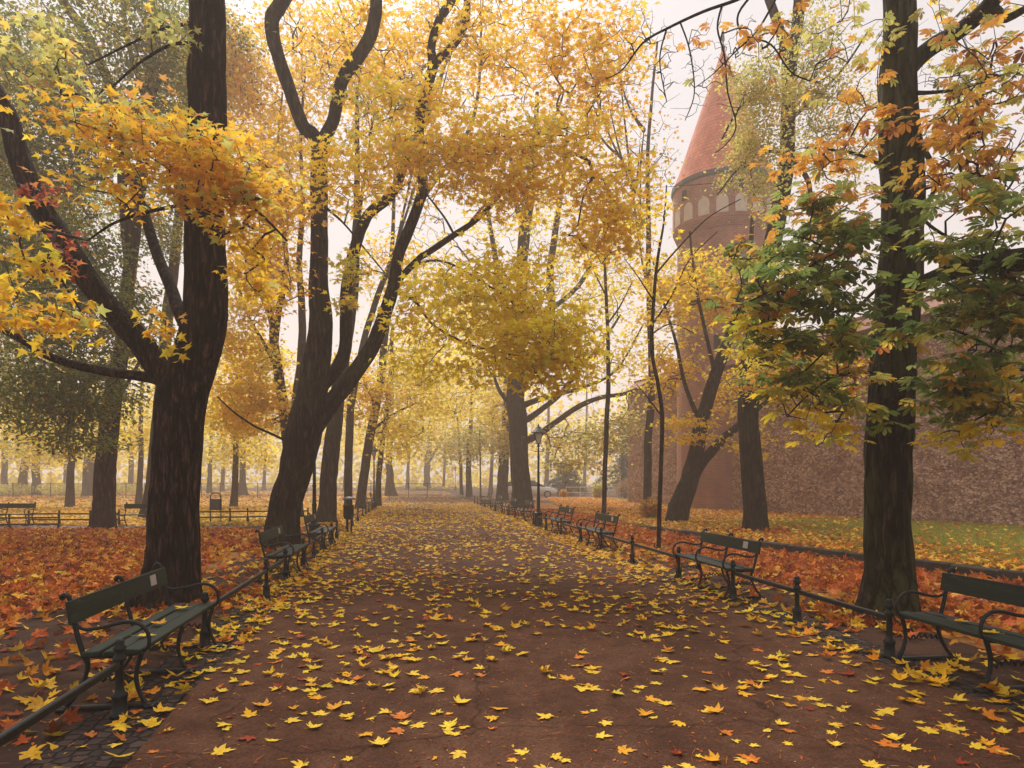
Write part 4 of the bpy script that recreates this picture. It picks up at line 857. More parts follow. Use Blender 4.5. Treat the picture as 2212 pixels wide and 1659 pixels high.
# bluish conifers and shrubs beyond the right lawn
def conifer(label, px, d, h, wid, seed):
    r = np.random.default_rng(seed); b = np.array([(px - HX) / F * d, d, 0.])
    e = empty("conifer", b, label, "tree")
    mb = MB(); mb.tube([(0, 0, -.2), (0, 0, h * .5), (0, 0, h)], [.22, .13, .02], 10, sub=3); mb.build("trunk", M_BARKG, e, True)
    C, Nn, Dd, cl = [], [], [], []
    nb = 70
    for i in range(nb):
        z = h * (.12 + .86 * i / nb); L = wid * (1 - (z / h) ** 1.3) * r.uniform(.7, 1.05) + .2; a = r.uniform(0, 6.28)
        n = 60; tt = r.random(n) ** .7
        u = np.array([math.cos(a), math.sin(a), 0]); p = u * (tt * L)[:, None]; p[:, 2] = z - .25 * tt ** 2 * L
        p += r.normal(size=(n, 3)) * np.array([.16, .16, .08]); C.append(p); Nn.append(r.normal(size=(n, 3)) * .5 + [0, 0, 1]); Dd.append(u + r.normal(size=(n, 3)) * .5); cl += [i] * n
    C = np.concatenate(C); n = len(C)
    V, T, Cc = leaves_geo(C, np.concatenate(Nn), np.concatenate(Dd), r.uniform(.14, .3, n), leafcols('conif', np.array(cl), r), TPL_FAR)
    link("crown", make_mesh("crown", V, [T], M_LEAF, False, Cc), e)
conifer("tall bluish conifer in the mist behind the rounded shrubs", 1345, 62, 7.2, 3.0, 1)
conifer("low spreading bluish conifer right of the silver car", 1222, 66, 3.2, 2.8, 2)
conifer("second bluish conifer further right, partly behind the stone wall end", 1385, 68, 8.0, 3.2, 3)

def shrub(label, px, py, wpx, hpx, pal, seed, n=1500, size=.1, name="shrub"):
    r = np.random.default_rng(seed); d = F * CH / (py - HY); b = np.array([(px - HX) / F * d, d, 0.]); W = wpx / F * d / 2; H = hpx / F * d
    b[2] = float(lawn_z(b[0], d))
    e = empty(name, b, label, "shrub")
    mb = MB()
    for i in range(22):
        a = r.uniform(0, 6.28); q = r.random() ** .5 * W * .8; zt = H * (.95 - .5 * (q / W) ** 2)
        mb.tube([(0, 0, -.05), (math.cos(a) * q * .5, math.sin(a) * q * .5, zt * .5), (math.cos(a) * q, math.sin(a) * q, zt)], [.02, .014, .005], 5, sub=2)
    mb.build("stems", M_TWIG, e, True)
    u = r.normal(size=(n, 3)); u /= np.linalg.norm(u, axis=1)[:, None]; u *= (r.random((n, 1)) ** .38) * (1 + .25 * (vn(u[:, 0] * 3 + 20, u[:, 1] * 3 + u[:, 2] * 2 + 20) - .5))[:, None]
    C = u * np.array([W, W, H * .52]) + [0, 0, H * .5]; C[:, 2] = np.maximum(C[:, 2], .05)
    V, T, Cc = leaves_geo(C, u + r.normal(size=(n, 3)) * .7, r.normal(size=(n, 3)) + [0, 0, .8], r.uniform(.6, 1.3, n) * size, leafcols(pal, (np.arange(n) // 20), r), TPL_FAR)
    link("foliage", make_mesh("foliage", V, [T], M_LEAF, False, Cc), e)
shrub("large rounded reddish brown shrub beyond the right lawn", 1351, 1077, 50, 40, 'shrub', 1)
shrub("smaller straw coloured rounded shrub beside the slender sapling", 1292, 1077, 28, 30, 'olive', 2)
shrub("low russet bush close to the front of the silver car", 1217, 1076, 20, 18, 'rust', 3, 900)
shrub("loose russet bush at the foot of the leaning forked maple by the wall", 1404, 1124, 50, 44, 'rust', 4, 700, .12)
shrub("long grey green bush at the far end of the path, left part", 905, 1058.5, 34, 8, 'olive', 5, 1200, .22)
shrub("long grey green bush at the far end of the path, right part", 952, 1058.7, 44, 7, 'olive', 6, 1200, .22)
for i, (x_, w_, lab) in enumerate([(20, 110, "misty olive hedge bush at the left edge, below the pair of far trees"), (130, 110, "misty olive hedge bush left of the wide misty trunk"), (250, 110, "misty olive hedge bush right of the dark lime tree")]):
    shrub(lab, x_, 1070 - i, w_, 26, 'olive', 10 + i, 2200, .16, "hedge_bush")

# far off wood that closes the view: one mass
r = np.random.default_rng(77); n = 26000
ang = r.uniform(-62, 62, n); dist = r.uniform(118, 150, n); x = np.sin(np.radians(ang)) * dist; y = np.cos(np.radians(ang)) * dist
hmax = 13 + 10 * vn(x * .09 + 40, y * .02 + 40) ; z = hmax * r.random(n) ** 1.1 + .1
V, T, Cc = leaves_geo(np.stack([x, y, z], 1), r.normal(size=(n, 3)) + [0, -.6, .5], r.normal(size=(n, 3)), r.uniform(.5, 1.3, n), leafcols('fadey', np.arange(n) // 12, r), TPL_FAR)
tag(link("far_wood", make_mesh("far_wood", V, [T], M_LEAF, False, Cc)), "misty autumn wood closing the park in the distance", "wood", kind="stuff")
# ------------------------------------------------------------------ town wall and tower
WA, WB_ = np.array([18.6, 13.0]), np.array([8.2, 45.5])
wv = WB_ - WA; WL = np.linalg.norm(wv); wrz = math.atan2(wv[1], wv[0])
wall_e = empty("town_wall", (*WA, 0), "long old town wall of pale rubble stone with brick patches on the right", "wall", rz=wrz)
nx, nz = 200, 46; WH = 7.4; TH = 1.1
xs = np.linspace(0, WL, nx); zs = np.linspace(-.3, WH, nz)
X, Z = np.meshgrid(xs, zs, indexing='ij')
off = .10 * (vn(X * 1.1 + 5, Z * 1.3 + 5) - .5) + .07 * (vn(X * 3.1, Z * 3.7) - .5) + .04 * (vn(X * 7, Z * 8) - .5)
Vf = np.stack([X, TH / 2 + off, Z], -1).reshape(-1, 3)          # local +y faces the park (west)
Vb = np.stack([X, -TH / 2 + 0 * off, Z], -1).reshape(-1, 3)
i = np.arange(nx - 1)[:, None] * nz; j = np.arange(nz - 1)[None]
Q = np.stack([i + j, i + j + 1, i + nz + j + 1, i + nz + j], -1).reshape(-1, 4); n0 = nx * nz
e0 = np.array([[k, k + 1, n0 + k + 1, n0 + k] for k in range(nz - 1)]); e1 = e0 + (nx - 1) * nz
tp = np.array([[k * nz + nz - 1, (k + 1) * nz + nz - 1, n0 + (k + 1) * nz + nz - 1, n0 + k * nz + nz - 1] for k in range(nx - 1)])
link("masonry", make_mesh("masonry", np.concatenate([Vf, Vb]), [np.concatenate([Q, Q[:, ::-1] + n0, e0, e1, tp])], M_STONE, False), wall_e)
# tiled coping, real overlapping rows
cb = MB()
for s in (1, -1):
    for k in range(6):
        y0, z0 = s * (.95 - k * .17), WH - .12 + k * .12
        n = int(WL / .35)
        cb.box((WL / 2, y0, z0 + .05), (WL, .22, .03), 0, -s * .62, .008)
cb.box((WL / 2, 0, WH + .66), (WL, .2, .12), 0, 0, .04)
cb.build("coping", M_COPING, wall_e)
for (u, zz) in [(9, 4.6), (15, 4.9), (21, 4.7)]:
    wb = MB(); wb.box((u, TH / 2 + .03, zz), (.28, .16, .7)); wb.build("loophole", M_DARK, wall_e)

TX, TY = (1562 - HX) / F * 37, 37.0
tw = empty("town_tower", (TX, TY, -.65), "old brick town tower with a steep pointed red tiled roof", "tower", rz=R_(12))
tw.scale = (.93, .93, 1)
mb = MB(); mb.lathe([(2.62, .4), (2.6, 15.1)], seg=28); mb.build("shaft", M_BRICK, tw)
mb = MB(); mb.lathe([(2.62, 15.1), (2.86, 15.6), (2.86, 17.75)], seg=28); mb.build("upper_storey", M_BRICK, tw)
mb = MB(); mb.lathe([(2.88, 17.7), (2.96, 17.78), (2.96, 17.98), (2.7, 18.02)], seg=28); mb.build("eaves", M_STEEL, tw)
prof = []; nr = 54
for k in range(nr):
    t0, t1 = k / nr, (k + 1) / nr
    f = lambda t: 2.74 * (1 - t) ** 1.0 + .05 + .08 * max(0, 1 - t * 6) ** 2
    prof += [(f(t0) + .035, 18.0 + 7.5 * t0), (f(t1) + .035, 18.0 + 7.5 * t1 - .005), (f(t1), 18.0 + 7.5 * t1)]
mb = MB(); mb.lathe(prof, seg=40); rf = mb.build("roof", M_TILE, tw)
mb = MB(); mb.lathe([(.09, 25.3), (.12, 25.6), (.03, 25.9), (.10, 26.05), (.0, 26.9)], seg=10); mb.build("finial", M_STEEL, rf)
na = 18
for k in range(na):
    a = 2 * math.pi * k / na; r0 = 2.87; bm = MB()
    pts = [(-.32, 15.75), (.32, 15.75)] + [(.32 * math.cos(q), 16.35 + .32 * math.sin(q)) for q in np.linspace(0, math.pi, 9)]
    ca, sa = math.cos(a), math.sin(a); V = []
    for rr in (r0 - .06, r0 + .012):
        for u, z in pts:
            rq = math.sqrt(max(rr * rr - u * u, .1)) ; V.append((rq * ca - u * sa, rq * sa + u * ca, z))
    m_ = len(pts)
    bm.add(V, np.array([list(range(m_, 2 * m_))]), np.array([[q, (q + 1) % m_, m_ + (q + 1) % m_, m_ + q] for q in range(m_)]))
    bm.build("blind_arch", M_PLASTER, tw)
for a, z, wd, hg in [(-1.75, 17.15, .3, .5), (-2.9, 17.15, .3, .5), (-.6, 17.15, .3, .5), (-1.9, 13.2, .35, .8), (-2.2, 9.2, .35, .8)]:
    bm = MB(); rr = 2.86 if z > 15 else 2.6
    bm.box((rr * math.cos(a), rr * math.sin(a), z), (wd, .12, hg), a + math.pi / 2); bm.build("window", M_DARK, tw)

# ------------------------------------------------------------------ benches
def make_bench(label, cat="bench", L=1.78, mid_arm=True, plaque=True, px=.62):
    e = empty("park_bench", (0, 0, 0), label, cat, "green park benches along the path")
    h = L / 2 - .06
    for x in (-h, 0, h):
        f = MB()
        f.tube([(x, -.20, .40), (x, -.245, .55), (x, -.285, .72), (x, -.303, .82), (x, -.318, .85), (x, -.345, .862), (x, -.362, .845), (x, -.35, .828)], [.02, .019, .018, .018, .018, .019, .021, .014], 8, sub=4)
        f.tube([(x, -.20, .405), (x, -.17, .34), (x, -.20, .22), (x, -.27, .10), (x, -.33, .035)], [.022, .02, .018, .018, .02], 8, sub=4)
        f.tube([(x, .235, .41), (x, .20, .30), (x, .195, .20), (x, .225, .10), (x, .265, .035)], [.022, .02, .018, .018, .02], 8, sub=4)
        f.tube([(x, -.215, .405), (x, 0, .395), (x, .24, .415)], [.018] * 3, 8, sub=3)
        f.box((x, -.03, .018), (.045, .68, .03))
        f.box((x, -.36, .012), (.09, .07, .024)); f.box((x, .30, .012), (.09, .07, .024))
        wv_ = [(x, -.225 + .42 * k / 22, .20 + .022 * math.sin(k * 1.9) + .03 * math.sin(math.pi * k / 22)) for k in range(23)]
        f.tube(wv_, [.011] * 23, 6)
        fr = f.build("side_frame", M_IRON, e, True)
        if x != 0 or mid_arm:
            a = MB()
            a.tube([(x, -.27, .665), (x, -.235, .62), (x, -.17, .60), (x, -.05, .615), (x, .08, .645), (x, .18, .645), (x, .255, .60), (x, .29, .53), (x, .285, .465), (x, .245, .42)], [.013, .014, .014, .014, .015, .016, .016, .016, .015, .014], 8, sub=4)
            a.build("armrest", M_IRON, fr, True)
    b = MB(); b.box((0, -.283, .735), (L, .032, .175), 0, R_(9), .006); bk = b.build("backrest", M_GREEN, e)
    if plaque:
        q = MB(); q.box((px * L / 2, -.2665 + .002, .742), (.13, .006, .10), 0, R_(9), .002); q.build("plaque", M_PLAQ, bk)
    for k, (y, z) in enumerate([(-.125, .428), (.035, .428), (.185, .438)]):
        s = MB(); s.box((0, y, z), (L, .125 if k < 2 else .13, .034), 0, R_(3 - 3 * k), .006); s.build("seat_board", M_GREEN, e)
    for o in e.children_recursive:                      # real depth and height of these benches
        q = np.empty(len(o.data.vertices) * 3, np.float32); o.data.vertices.foreach_get("co", q); q = q.reshape(-1, 3) * np.array([1, .86, .925], np.float32); o.data.vertices.foreach_set("co", q.ravel()); o.data.update()
    return e
def bench_at(src, d, side, label, first=False, back=.13, dl=0):
    if side < 0: x = fenceL(d) - back; rz = math.atan2(1, SL) + math.pi        # faces +x
    else: x = fenceR(d) + back; rz = math.atan2(1, SL)
    rz += dl
    if first: src.location = (x, d, .006); src.rotation_euler = (0, 0, rz); return src
    return dup(src, (x, d, .006), rz, label)
b_l = make_bench("dark green park bench nearest on the left, in front of the big dark maple", mid_arm=False, L=1.86, px=-.62)
bench_at(b_l, 5.6, -1, None, True)
b_r = make_bench("green park bench with three curled armrests, second on the right, with pale plate", L=1.86, px=-.60)
bench_at(b_r, 9.95, 1, None, True)
b_n = make_bench("dark shaded park bench cut off by the right picture edge beside the big chestnut", L=1.9, plaque=False)
bench_at(b_n, 5.15, 1, None, True, back=.24)
left_l = ["second park bench on the left, at the foot of the leaning maple", "third park bench on the left, just past the tall lamp's heavy foot",
          "fourth park bench on the left, in the row beyond the round litter bin", "fifth and farthest park bench on the left, beside the far left lamp"]
for d, lab in zip((11.5, 16.0, 35.5, 40.3), left_l): bench_at(b_l, d, -1, lab)
right_l = ["third park bench on the right, standing before the tall pole like sapling", "fourth park bench on the right, next before the street lamp",
           "fifth park bench on the right, directly past the street lamp", "sixth park bench on the right, before the great old tree's trunk",
           "seventh park bench on the right, left of the great old tree", "eighth park bench on the right, small in the mist"]
for d, lab in zip((16.1, 20.2, 26.4, 30.2, 34.6, 39.2), right_l): bench_at(b_r, d, 1, lab)
# benches along the side path at the far left, facing us
for px, py, lab in [(6, 1136, "far park bench at the left picture edge beside the pale side path"), (322, 1137.5, "far park bench half hidden behind the big dark maple's trunk")]:
    d = F * CH / (py - HY); dup(b_n, ((px - HX) / F * d, d, 0), math.pi + .03, lab)

# ------------------------------------------------------------------ low fences
POST = [(.078, 0), (.078, .03), (.062, .04), (.058, .13), (.066, .14), (.066, .16), (.040, .175), (.034, .20), (.032, .37), (.052, .385), (.056, .40), (.044, .415), (.030, .43), (.034, .445), (.050, .455), (.052, .475), (.034, .49), (.040, .505), (.030, .525), (.0, .53)]
def fence_section(label, pts, rail_z=.36, two=False, name="low_fence"):
    p0 = pts[0]; e = empty(name, (p0[0], p0[1], 0), label, "fence", "low iron path fences")
    for p in pts:
        m = MB(); m.lathe([(q_ * .78, z_) for q_, z_ in POST], (p[0] - p0[0], p[1] - p0[1], 0), 14); m.build("post", M_IRON, e, True)
    for a, b in zip(pts[:-1], pts[1:]):
        a = np.array(a) - p0; b = np.array(b) - p0; L = np.linalg.norm(b - a); rz = math.atan2(b[1] - a[1], b[0] - a[0])
        for z in ([rail_z] if not two else [.20, .40]):
            m = MB(); m.box(((a[0] + b[0]) / 2, (a[1] + b[1]) / 2, z), (L - .05, .035, .05), rz, 0, .008); m.build("rail", M_IRON, e)
def FL(*ds): return [np.array([fenceL(d), d]) for d in ds]
def FR(*ds): return [np.array([fenceR(d), d]) for d in ds]
for ds, lab in [((1.6, 4.58), "low iron fence section nearest on the left, ending at the near bench"), ((6.48, 9.25, 10.65), "low iron fence section between the first and second left benches"),
                ((12.4, 13.8, 15.1), "low iron fence section between the second and third left benches"), ((16.9, 18.1), "short low iron fence section before the round litter bin on the left"),
                ((21, 23, 25.4, 28), "low iron fence section beyond the round litter bin, at the slim leaning tree"), ((30, 32.2, 34.5), "low iron fence section before the fourth left bench in the mist"),
                ((36.5, 39.3), "low iron fence section between the two farthest left benches"), ((41.3, 43.4, 45.2), "farthest low iron fence section on the left by the cross path")]:
    fence_section(lab, FL(*ds))
for ds, lab in [((6.1, 7.55, 9.04), "low iron fence section between the first and second right benches"), ((10.85, 13.1, 15.2), "low iron fence section past the bare sapling on the right"),
                ((17.0, 19.2), "low iron fence section between the third and fourth right benches"), ((21.3, 23.4, 25.4), "low iron fence section at the foot of the right street lamp"),
                ((27.4, 29.2), "low iron fence section between the fifth and sixth right benches"), ((31.2, 33.6), "low iron fence section in front of the great old tree"),
                ((35.6, 38.2), "low iron fence section between the seventh and eighth right benches"), ((40.2, 42.4, 44.2), "farthest low iron fence section on the right by the cross path")]:
    fence_section(lab, FR(*ds))
def SP(*q): return [np.array([(px - HX) / F * d, d]) for px, d in q]
fence_section("two rail iron fence along the near edge of the side path, far left", SP((-90, 20.9), (20, 21.1), (127, 21.3)), two=True)
fence_section("two rail iron fence behind the side path from far left bench to lime tree", SP((62, 23.6), (128, 23.6), (195, 23.6), (257, 23.6)), two=True)
fence_section("two rail iron fence from the wire bin to the leaning maple, far left", SP((400, 25.0), (497, 25.2), (535, 25.4), (600, 25.6), (665, 25.8)), two=True)
# thin park railing in the mist at far left
e = empty("park_railing", (-44, 58, 0), "thin tall railing in the mist behind the far left lawn", "fence")
for q in range(24):
    mb = MB(); mb.box((q * 1.6, 0, .65), (.05, .05, 1.3)); mb.build("post", M_IRON, e)
mb = MB()
for z in (.25, 1.2): mb.box((19, 0, z), (38, .03, .05))
mb.build("rails", M_IRON, e)
e = empty("white_railing", (4.6, 58, 0), "pale low railing in front of the rounded shrubs beyond the right lawn", "fence")
M_WHITE = simple("faded white paint", (.45, .42, .38), .6, .2, 6, 0)
for q in range(7):
    mb = MB(); mb.box((q * 1.2, 0, .5), (.07, .07, 1.0)); mb.build("post", M_WHITE, e)
mb = MB()
for z in (.45, .92): mb.box((3.6, 0, z), (7.3, .05, .07))
mb.build("rails", M_WHITE, e)

# ------------------------------------------------------------------ street lamps
def make_lamp(label):
    e = empty("street_lamp", (0, 0, 0), label, "street lamp", "old fashioned street lamps along the path")
    m = MB(); m.lathe([(.17, 0), (.17, .05), (.145, .07), (.135, .42), (.165, .45), (.165, .49), (.10, .52), (.075, .58)], seg=8, rot=.39); m.build("plinth", M_IRON, e)
    m = MB(); m.lathe([(.07, .56), (.06, .64), (.052, .9), (.066, .95), (.05, 1.0), (.042, 1.4), (.058, 1.43), (.042, 1.46), (.034, 2.3), (.05, 2.33), (.033, 2.36), (.028, 2.66), (.06, 2.70), (.035, 2.73), (.03, 2.78)], seg=14); m.build("post", M_IRON, e, True)
    m = MB(); m.tube([(-.16, 0, 2.52), (.16, 0, 2.52)], [.012, .012], 8); m.build("ladder_bar", M_IRON, e)
    ln = MB()
    for k in range(4):
        a = math.pi / 4 + k * math.pi / 2
        ln.tube([(.075 * math.cos(a), .075 * math.sin(a), 2.78), (.19 * math.cos(a), .19 * math.sin(a), 3.12)], [.011, .011], 6)
    ln.lathe([(.095, 2.765), (.095, 2.79)], seg=4, rot=math.pi / 4); ln.lathe([(.21, 3.11), (.215, 3.14)], seg=4, rot=math.pi / 4)
    fr = ln.build("lantern_frame", M_IRON, e)
    g = MB(); g.lathe([(.072, 2.79), (.182, 3.11)], seg=4, rot=math.pi / 4); g.build("lantern_glass", M_LANT, fr)
    c = MB(); c.lathe([(.25, 3.13), (.24, 3.155), (.12, 3.27), (.09, 3.30), (.075, 3.33), (.03, 3.36), (.035, 3.39), (.0, 3.44)], seg=12); c.build("lantern_cap", M_STEEL, fr)
    return e
lamp = make_lamp("slim street lamp with four sided lantern beside the great old tree on the right")
lamp.location = (fenceR(22.7) + .03, 22.7, 0)
dup(lamp, ((679 - HX) / F * 17.1, 17.1, 0), .3, "heavy footed street lamp partly hidden behind the leaning maple's trunk")
dup(lamp, ((808 - HX) / F * 36.9, 36.9, 0), .2, "distant street lamp on the left between two slim leaning trunks")
dup(lamp, ((984 - HX) / F * 96, 96, 0), .2, "tiny street lamp in the mist at the far end of the path")

# ------------------------------------------------------------------ litter bins
d = 20.0
e = empty("litter_bin", ((755 - HX) / F * d, d, 0), "round dark litter bin on a flat post with small roof, left of the path", "litter bin")
m = MB(); m.box((-.055, 0, .5), (.05, .03, 1.0)); m.box((.055, 0, .5), (.05, .03, 1.0)); m.box((0, 0, .02), (.3, .2, .04)); m.build("stand", M_IRON, e)
m = MB(); m.lathe([(.09, .42), (.135, .47), (.15, .55), (.15, .80), (.165, .82), (.165, .84), (.14, .84), (.13, .6)], (0, -.12, 0), 18)
m.build("drum", M_IRON, e, True)
m = MB(); m.lathe([(.21, 1.0), (.205, 1.02), (.12, 1.07), (.03, 1.09), (0, 1.095)], (0, -.02, 0), 18); m.build("roof", M_STEEL, e, True)
d = 25.0
e = empty("litter_bin", ((466 - HX) / F * d, d, 0), "square wire litter bin hung in a hooped frame on the far left", "litter bin")
m = MB(); m.tube([(-.19, 0, 0), (-.19, 0, .95), (-.16, 0, 1.05), (-.1, 0, 1.09), (.1, 0, 1.09), (.16, 0, 1.05), (.19, 0, .95), (.19, 0, 0)], [.022] * 8, 8); m.build("hoop_frame", M_IRON, e, True)
m = MB()
for a, b_, c_, d_ in [((0, -.12, .67), (.33, .015, .40), 0, 0), ((0, .12, .67), (.33, .015, .40), 0, 0), ((-.165, 0, .67), (.015, .24, .40), 0, 0), ((.165, 0, .67), (.015, .24, .40), 0, 0), ((0, 0, .475), (.33, .24, .015), 0, 0)]:
    m.box(a, b_)
for z in (.5, .86): m.box((0, -.13, z), (.35, .02, .03))
m.build("bucket", M_STEEL, e)

# ------------------------------------------------------------------ parked silver estate car, side view
def car(label, x, d, rz):
    e = empty("parked_car", (x, d, 0), label, "car", rz=rz)
    M_PAINT = simple("silver car paint", (.52, .52, .54), .25, .05, 4, 0, .4, .5); M_GLASS = simple("dark car glass", (.03, .035, .04), .1, .1, 3, 0); M_TYRE = simple("tyre rubber", (.015, .015, .015), .8, .2, 10, 0)
    M_RIM = simple("alloy rim", (.4, .4, .4), .3, .1, 4, 0, .8); M_RED = simple("red lamp lens", (.3, .02, .015), .2, .1, 4, 0); M_CLR = simple("clear lamp lens", (.6, .6, .58), .15, .1, 4, 0)
    st = [(-2.28, .45, .72), (-2.22, .32, .98), (-1.6, .22, 1.02), (-.4, .20, 1.0), (.8, .20, .98), (1.25, .2, .93), (2.0, .24, .80), (2.24, .34, .66), (2.28, .42, .52)]
    def skin(st, hw, name, m, top_in=.0, par=e):
        V = []; Q = []
        for xx, z0, z1 in st:
            t = 1 - .12 * abs(xx / 2.3) ** 3
            for y, z in ((-hw * .92 * t, z0), (-hw * t, z0 + .12), (-hw * t, (z0 + z1) / 2), (-(hw - top_in) * .96 * t, z1), (0, z1 + .03), ((hw - top_in) * .96 * t, z1), (hw * t, (z0 + z1) / 2), (hw * t, z0 + .12), (hw * .92 * t, z0)): V.append((xx, y, z))
        k = 9
        for i in range(len(st) - 1):
            for j in range(k): Q.append([i * k + j, i * k + (j + 1) % k, (i + 1) * k + (j + 1) % k, (i + 1) * k + j])
        mb = MB(); mb.add(V, np.array(Q), np.array([list(range(k))[::-1]]), np.array([list(range(len(V) - k, len(V)))]))
        return mb.build(name, m, par, True)
    body = skin(st, .87, "body", M_PAINT)
    skin([(-2.15, .96, 1.0), (-1.95, .96, 1.36), (-1.2, .96, 1.45), (-.1, .96, 1.46), (.35, .96, 1.40), (1.2, .93, .97)], .80, "cabin_glass", M_GLASS, .14)
    mb = MB(); mb.box((-.75, 0, 1.475), (2.3, 1.22, .05), 0, 0, .02)
    for xx, l in ((-1.1, 0), (-.15, 0)):
        for y in (-.735, .735): mb.box((xx, y, 1.2), (.07, .06, .46), 0, .22 if y < 0 else -.22)
    mb.build("roof", M_PAINT, e)
    for xx in (-1.35, 1.42):
        for y in (-.8, .8):
            a = np.linspace(0, 2 * math.pi, 25)[:-1]
            def wheel(r0, r1, yy0, yy1):
                V = np.concatenate([np.stack([xx + r * np.cos(a), np.full(24, yq), .31 + r * np.sin(a)], 1) for r, yq in ((r0, yy0), (r1, yy0), (r1, yy1), (r0, yy1))])
                Qq = np.array([[i * 24 + j, i * 24 + (j + 1) % 24, ((i + 1) % 4) * 24 + (j + 1) % 24, ((i + 1) % 4) * 24 + j] for i in range(4) for j in range(24)]); return V, Qq
            w0 = MB(); w0.add(*wheel(.20, .31, y - .1, y + .1)); wo = w0.build("wheel", M_TYRE, e, True)
            w1 = MB(); w1.add(*wheel(.02, .205, y - .09, y + .09)); w1.build("rim", M_RIM, wo, True)
    for y in (-.6, .6):
        q = MB(); q.box((2.22, y, .62), (.10, .32, .12)); q.build("headlight", M_CLR, e)
        q = MB(); q.box((-2.24, y, .82), (.08, .22, .2)); q.build("tail_light", M_RED, e)
    return e
car("silver estate car parked side on beyond the trunk of the great old tree", (1147 - HX) / F * 59, 59, -.05)

# thin overhead cable strung between two trees
mb = MB()
a, b_ = P(690, 383, 15.6), P(1698, 378, 18.2)
mb.tube([a + (b_ - a) * q + np.array([0, 0, -.35 * 4 * q * (1 - q)]) for q in np.linspace(0, 1, 30)], [.006] * 30, 5)
tag(mb.build("overhead_cable", M_IRON), "thin dark overhead cable strung across the path between two trees", "cable")

# ------------------------------------------------------------------ fallen leaves
LITTER = {}
def ground_leaves(name, label, n, sampler, pal, size=(.09, .15), tpl=TPL_HI, lift=.05, tilt=.35, seed=0, kind="stuff", m=None):
    r = np.random.default_rng(seed); x, y = sampler(n, r); n = len(x)
    z = np.where(r.random(n) < .6, .012, r.random(n) * lift + .012) + lawn_z(x, y)
    C = np.stack([x, y, z], 1); Nn = r.normal(size=(n, 3)) * tilt; Nn[:, 2] = 1; flip = r.random(n) < .3
    a = r.uniform(0, 6.28, n); Dd = np.stack([np.cos(a), np.sin(a), 0 * a], 1)
    S = r.uniform(*size, n)
    C[:, 2] += S * .06
    Cc = leafcols(pal, np.arange(n), r)
    V, T, K = leaves_geo(C, Nn, Dd, S, Cc, tpl)
    return tag(link(name, make_mesh(name, V, [T], m or M_LITTER, False, K)), label, "leaf litter", kind=kind)
def clump(x, y, s=1.0, o=0): return vn(x * s + 60 + o, y * s + 60 + o) * .65 + vn(x * s * 2.7 + 90, y * s * 2.7 + 30 + o) * .35

def samp_left(n, r):
    d = r.random(n) ** .8 * 17.0 + 4.0; d = np.minimum(d, 20.9); xl = np.maximum(-.80 * d - 2.5, -19); xr = fenceL(d) - .25
    x = xl + (xr - xl) * r.random(n)
    edge = (-4.35 - .11 * d) - x + (vn(x * 1.3 + 30, d * 1.3) - .5) * 1.4; edge = np.minimum(edge, (d - 6.3 + (vn(x * .9, d * .9 + 7) - .5) * 1.6) * 1.2 - .12 * np.maximum(0, -x - 5))
    p = np.clip(.06 + edge * .9, .035, 1)
    k = r.random(n) < p
    k &= (np.hypot(x + 4.4, d - 8.7) > .42) & (np.hypot(x + 5.3, d - 15.6) > .5)
    return x[k], d[k]
ground_leaves("leaf_carpet_left", "deep orange and russet carpet of fallen maple leaves left of the path", 62000, samp_left, 'carpet', (.085, .15), lift=.09, tilt=.6, seed=1)
def samp_verge_left(n, r):
    d = r.random(n) ** 1.3 * 40 + 2.6; x = fenceL(d) + .35 - r.random(n) ** 1.2 * (1.3 + .05 * d)
    k = clump(x, d, 1.2) * np.interp(d, [3, 9, 14], [.35, .6, 1]) > r.random(n) * .75; return x[k], d[k]
ground_leaves("leaf_verge_left", "yellow leaves scattered on the dirt verge under the left fence", 2600, samp_verge_left, 'midyel', (.09, .15), seed=2)
def samp_beyond(n, r):
    d = 23.3 + 22 * r.random(n) ** 1.1; x = -.80 * d - 3 + (fenceL(d) - .3 + .80 * d + 3) * r.random(n); k = clump(x, d, .5) > r.random(n) * .7; return x[k], d[k]
ground_leaves("leaf_carpet_beyond", "yellow leaves strewn over the lawn beyond the side path", 30000, samp_beyond, 'midyel', (.12, .2), tpl=TPL_LOW, seed=3)
def samp_bl2(n, r):
    d = 45 + 45 * r.random(n); x = -.75 * d + (fenceL(d) + .75 * d) * r.random(n); return x, d
ground_leaves("leaf_carpet_mist", "russet leaves on the far lawn in the mist left of the path", 9000, samp_bl2, 'carpetR', (.2, .34), tpl=TPL_LOW, seed=4)
def samp_right(n, r):
    d = r.random(n) ** .75 * 30 + 4.2; xl = fenceR(d) + .25; xr = EDGE(d) - .06; x = xl + (xr - xl) * r.random(n)
    e_ = x - fenceR(d) - 1.15 + (vn(x * 1.3 + 11, d * 1.3 + 3) - .5) * 1.3; p = np.clip(.16 + e_ * 1.0, .12, 1); k = r.random(n) < p
    k &= (np.hypot(x - 4.32, d - 7.87) > .42); return x[k], d[k]
ground_leaves("leaf_carpet_right", "rust red and orange leaf carpet between the right fence and the stone edging", 26000, samp_right, 'carpetD', (.09, .16), lift=.08, tilt=.6, seed=5)
def samp_rlawn(n, r):
    d = 6 + 52 * r.random(n) ** 1.15; e = EDGE(d); x = e + .05 + (np.minimum(.80 * d + 3, np.interp(d, [13, 45], [17.9, 8.0])) - e) * r.random(n)
    f = (x - e) / 8; p = np.clip(1.15 - f * np.interp(d, [8, 16, 24, 30], [3.3, 2.3, .9, .1]) + (vn(x * .8, d * .8) - .5) * .5, .15, 1)
    k = (r.random(n) < p) & (x > e); return x[k], d[k]
ground_leaves("leaf_carpet_lawn", "orange leaves covering the raised lawn before the stone wall", 62000, samp_rlawn, 'carpetR', (.08, .145), tpl=TPL_LOW, lift=.06, tilt=.45, seed=6)
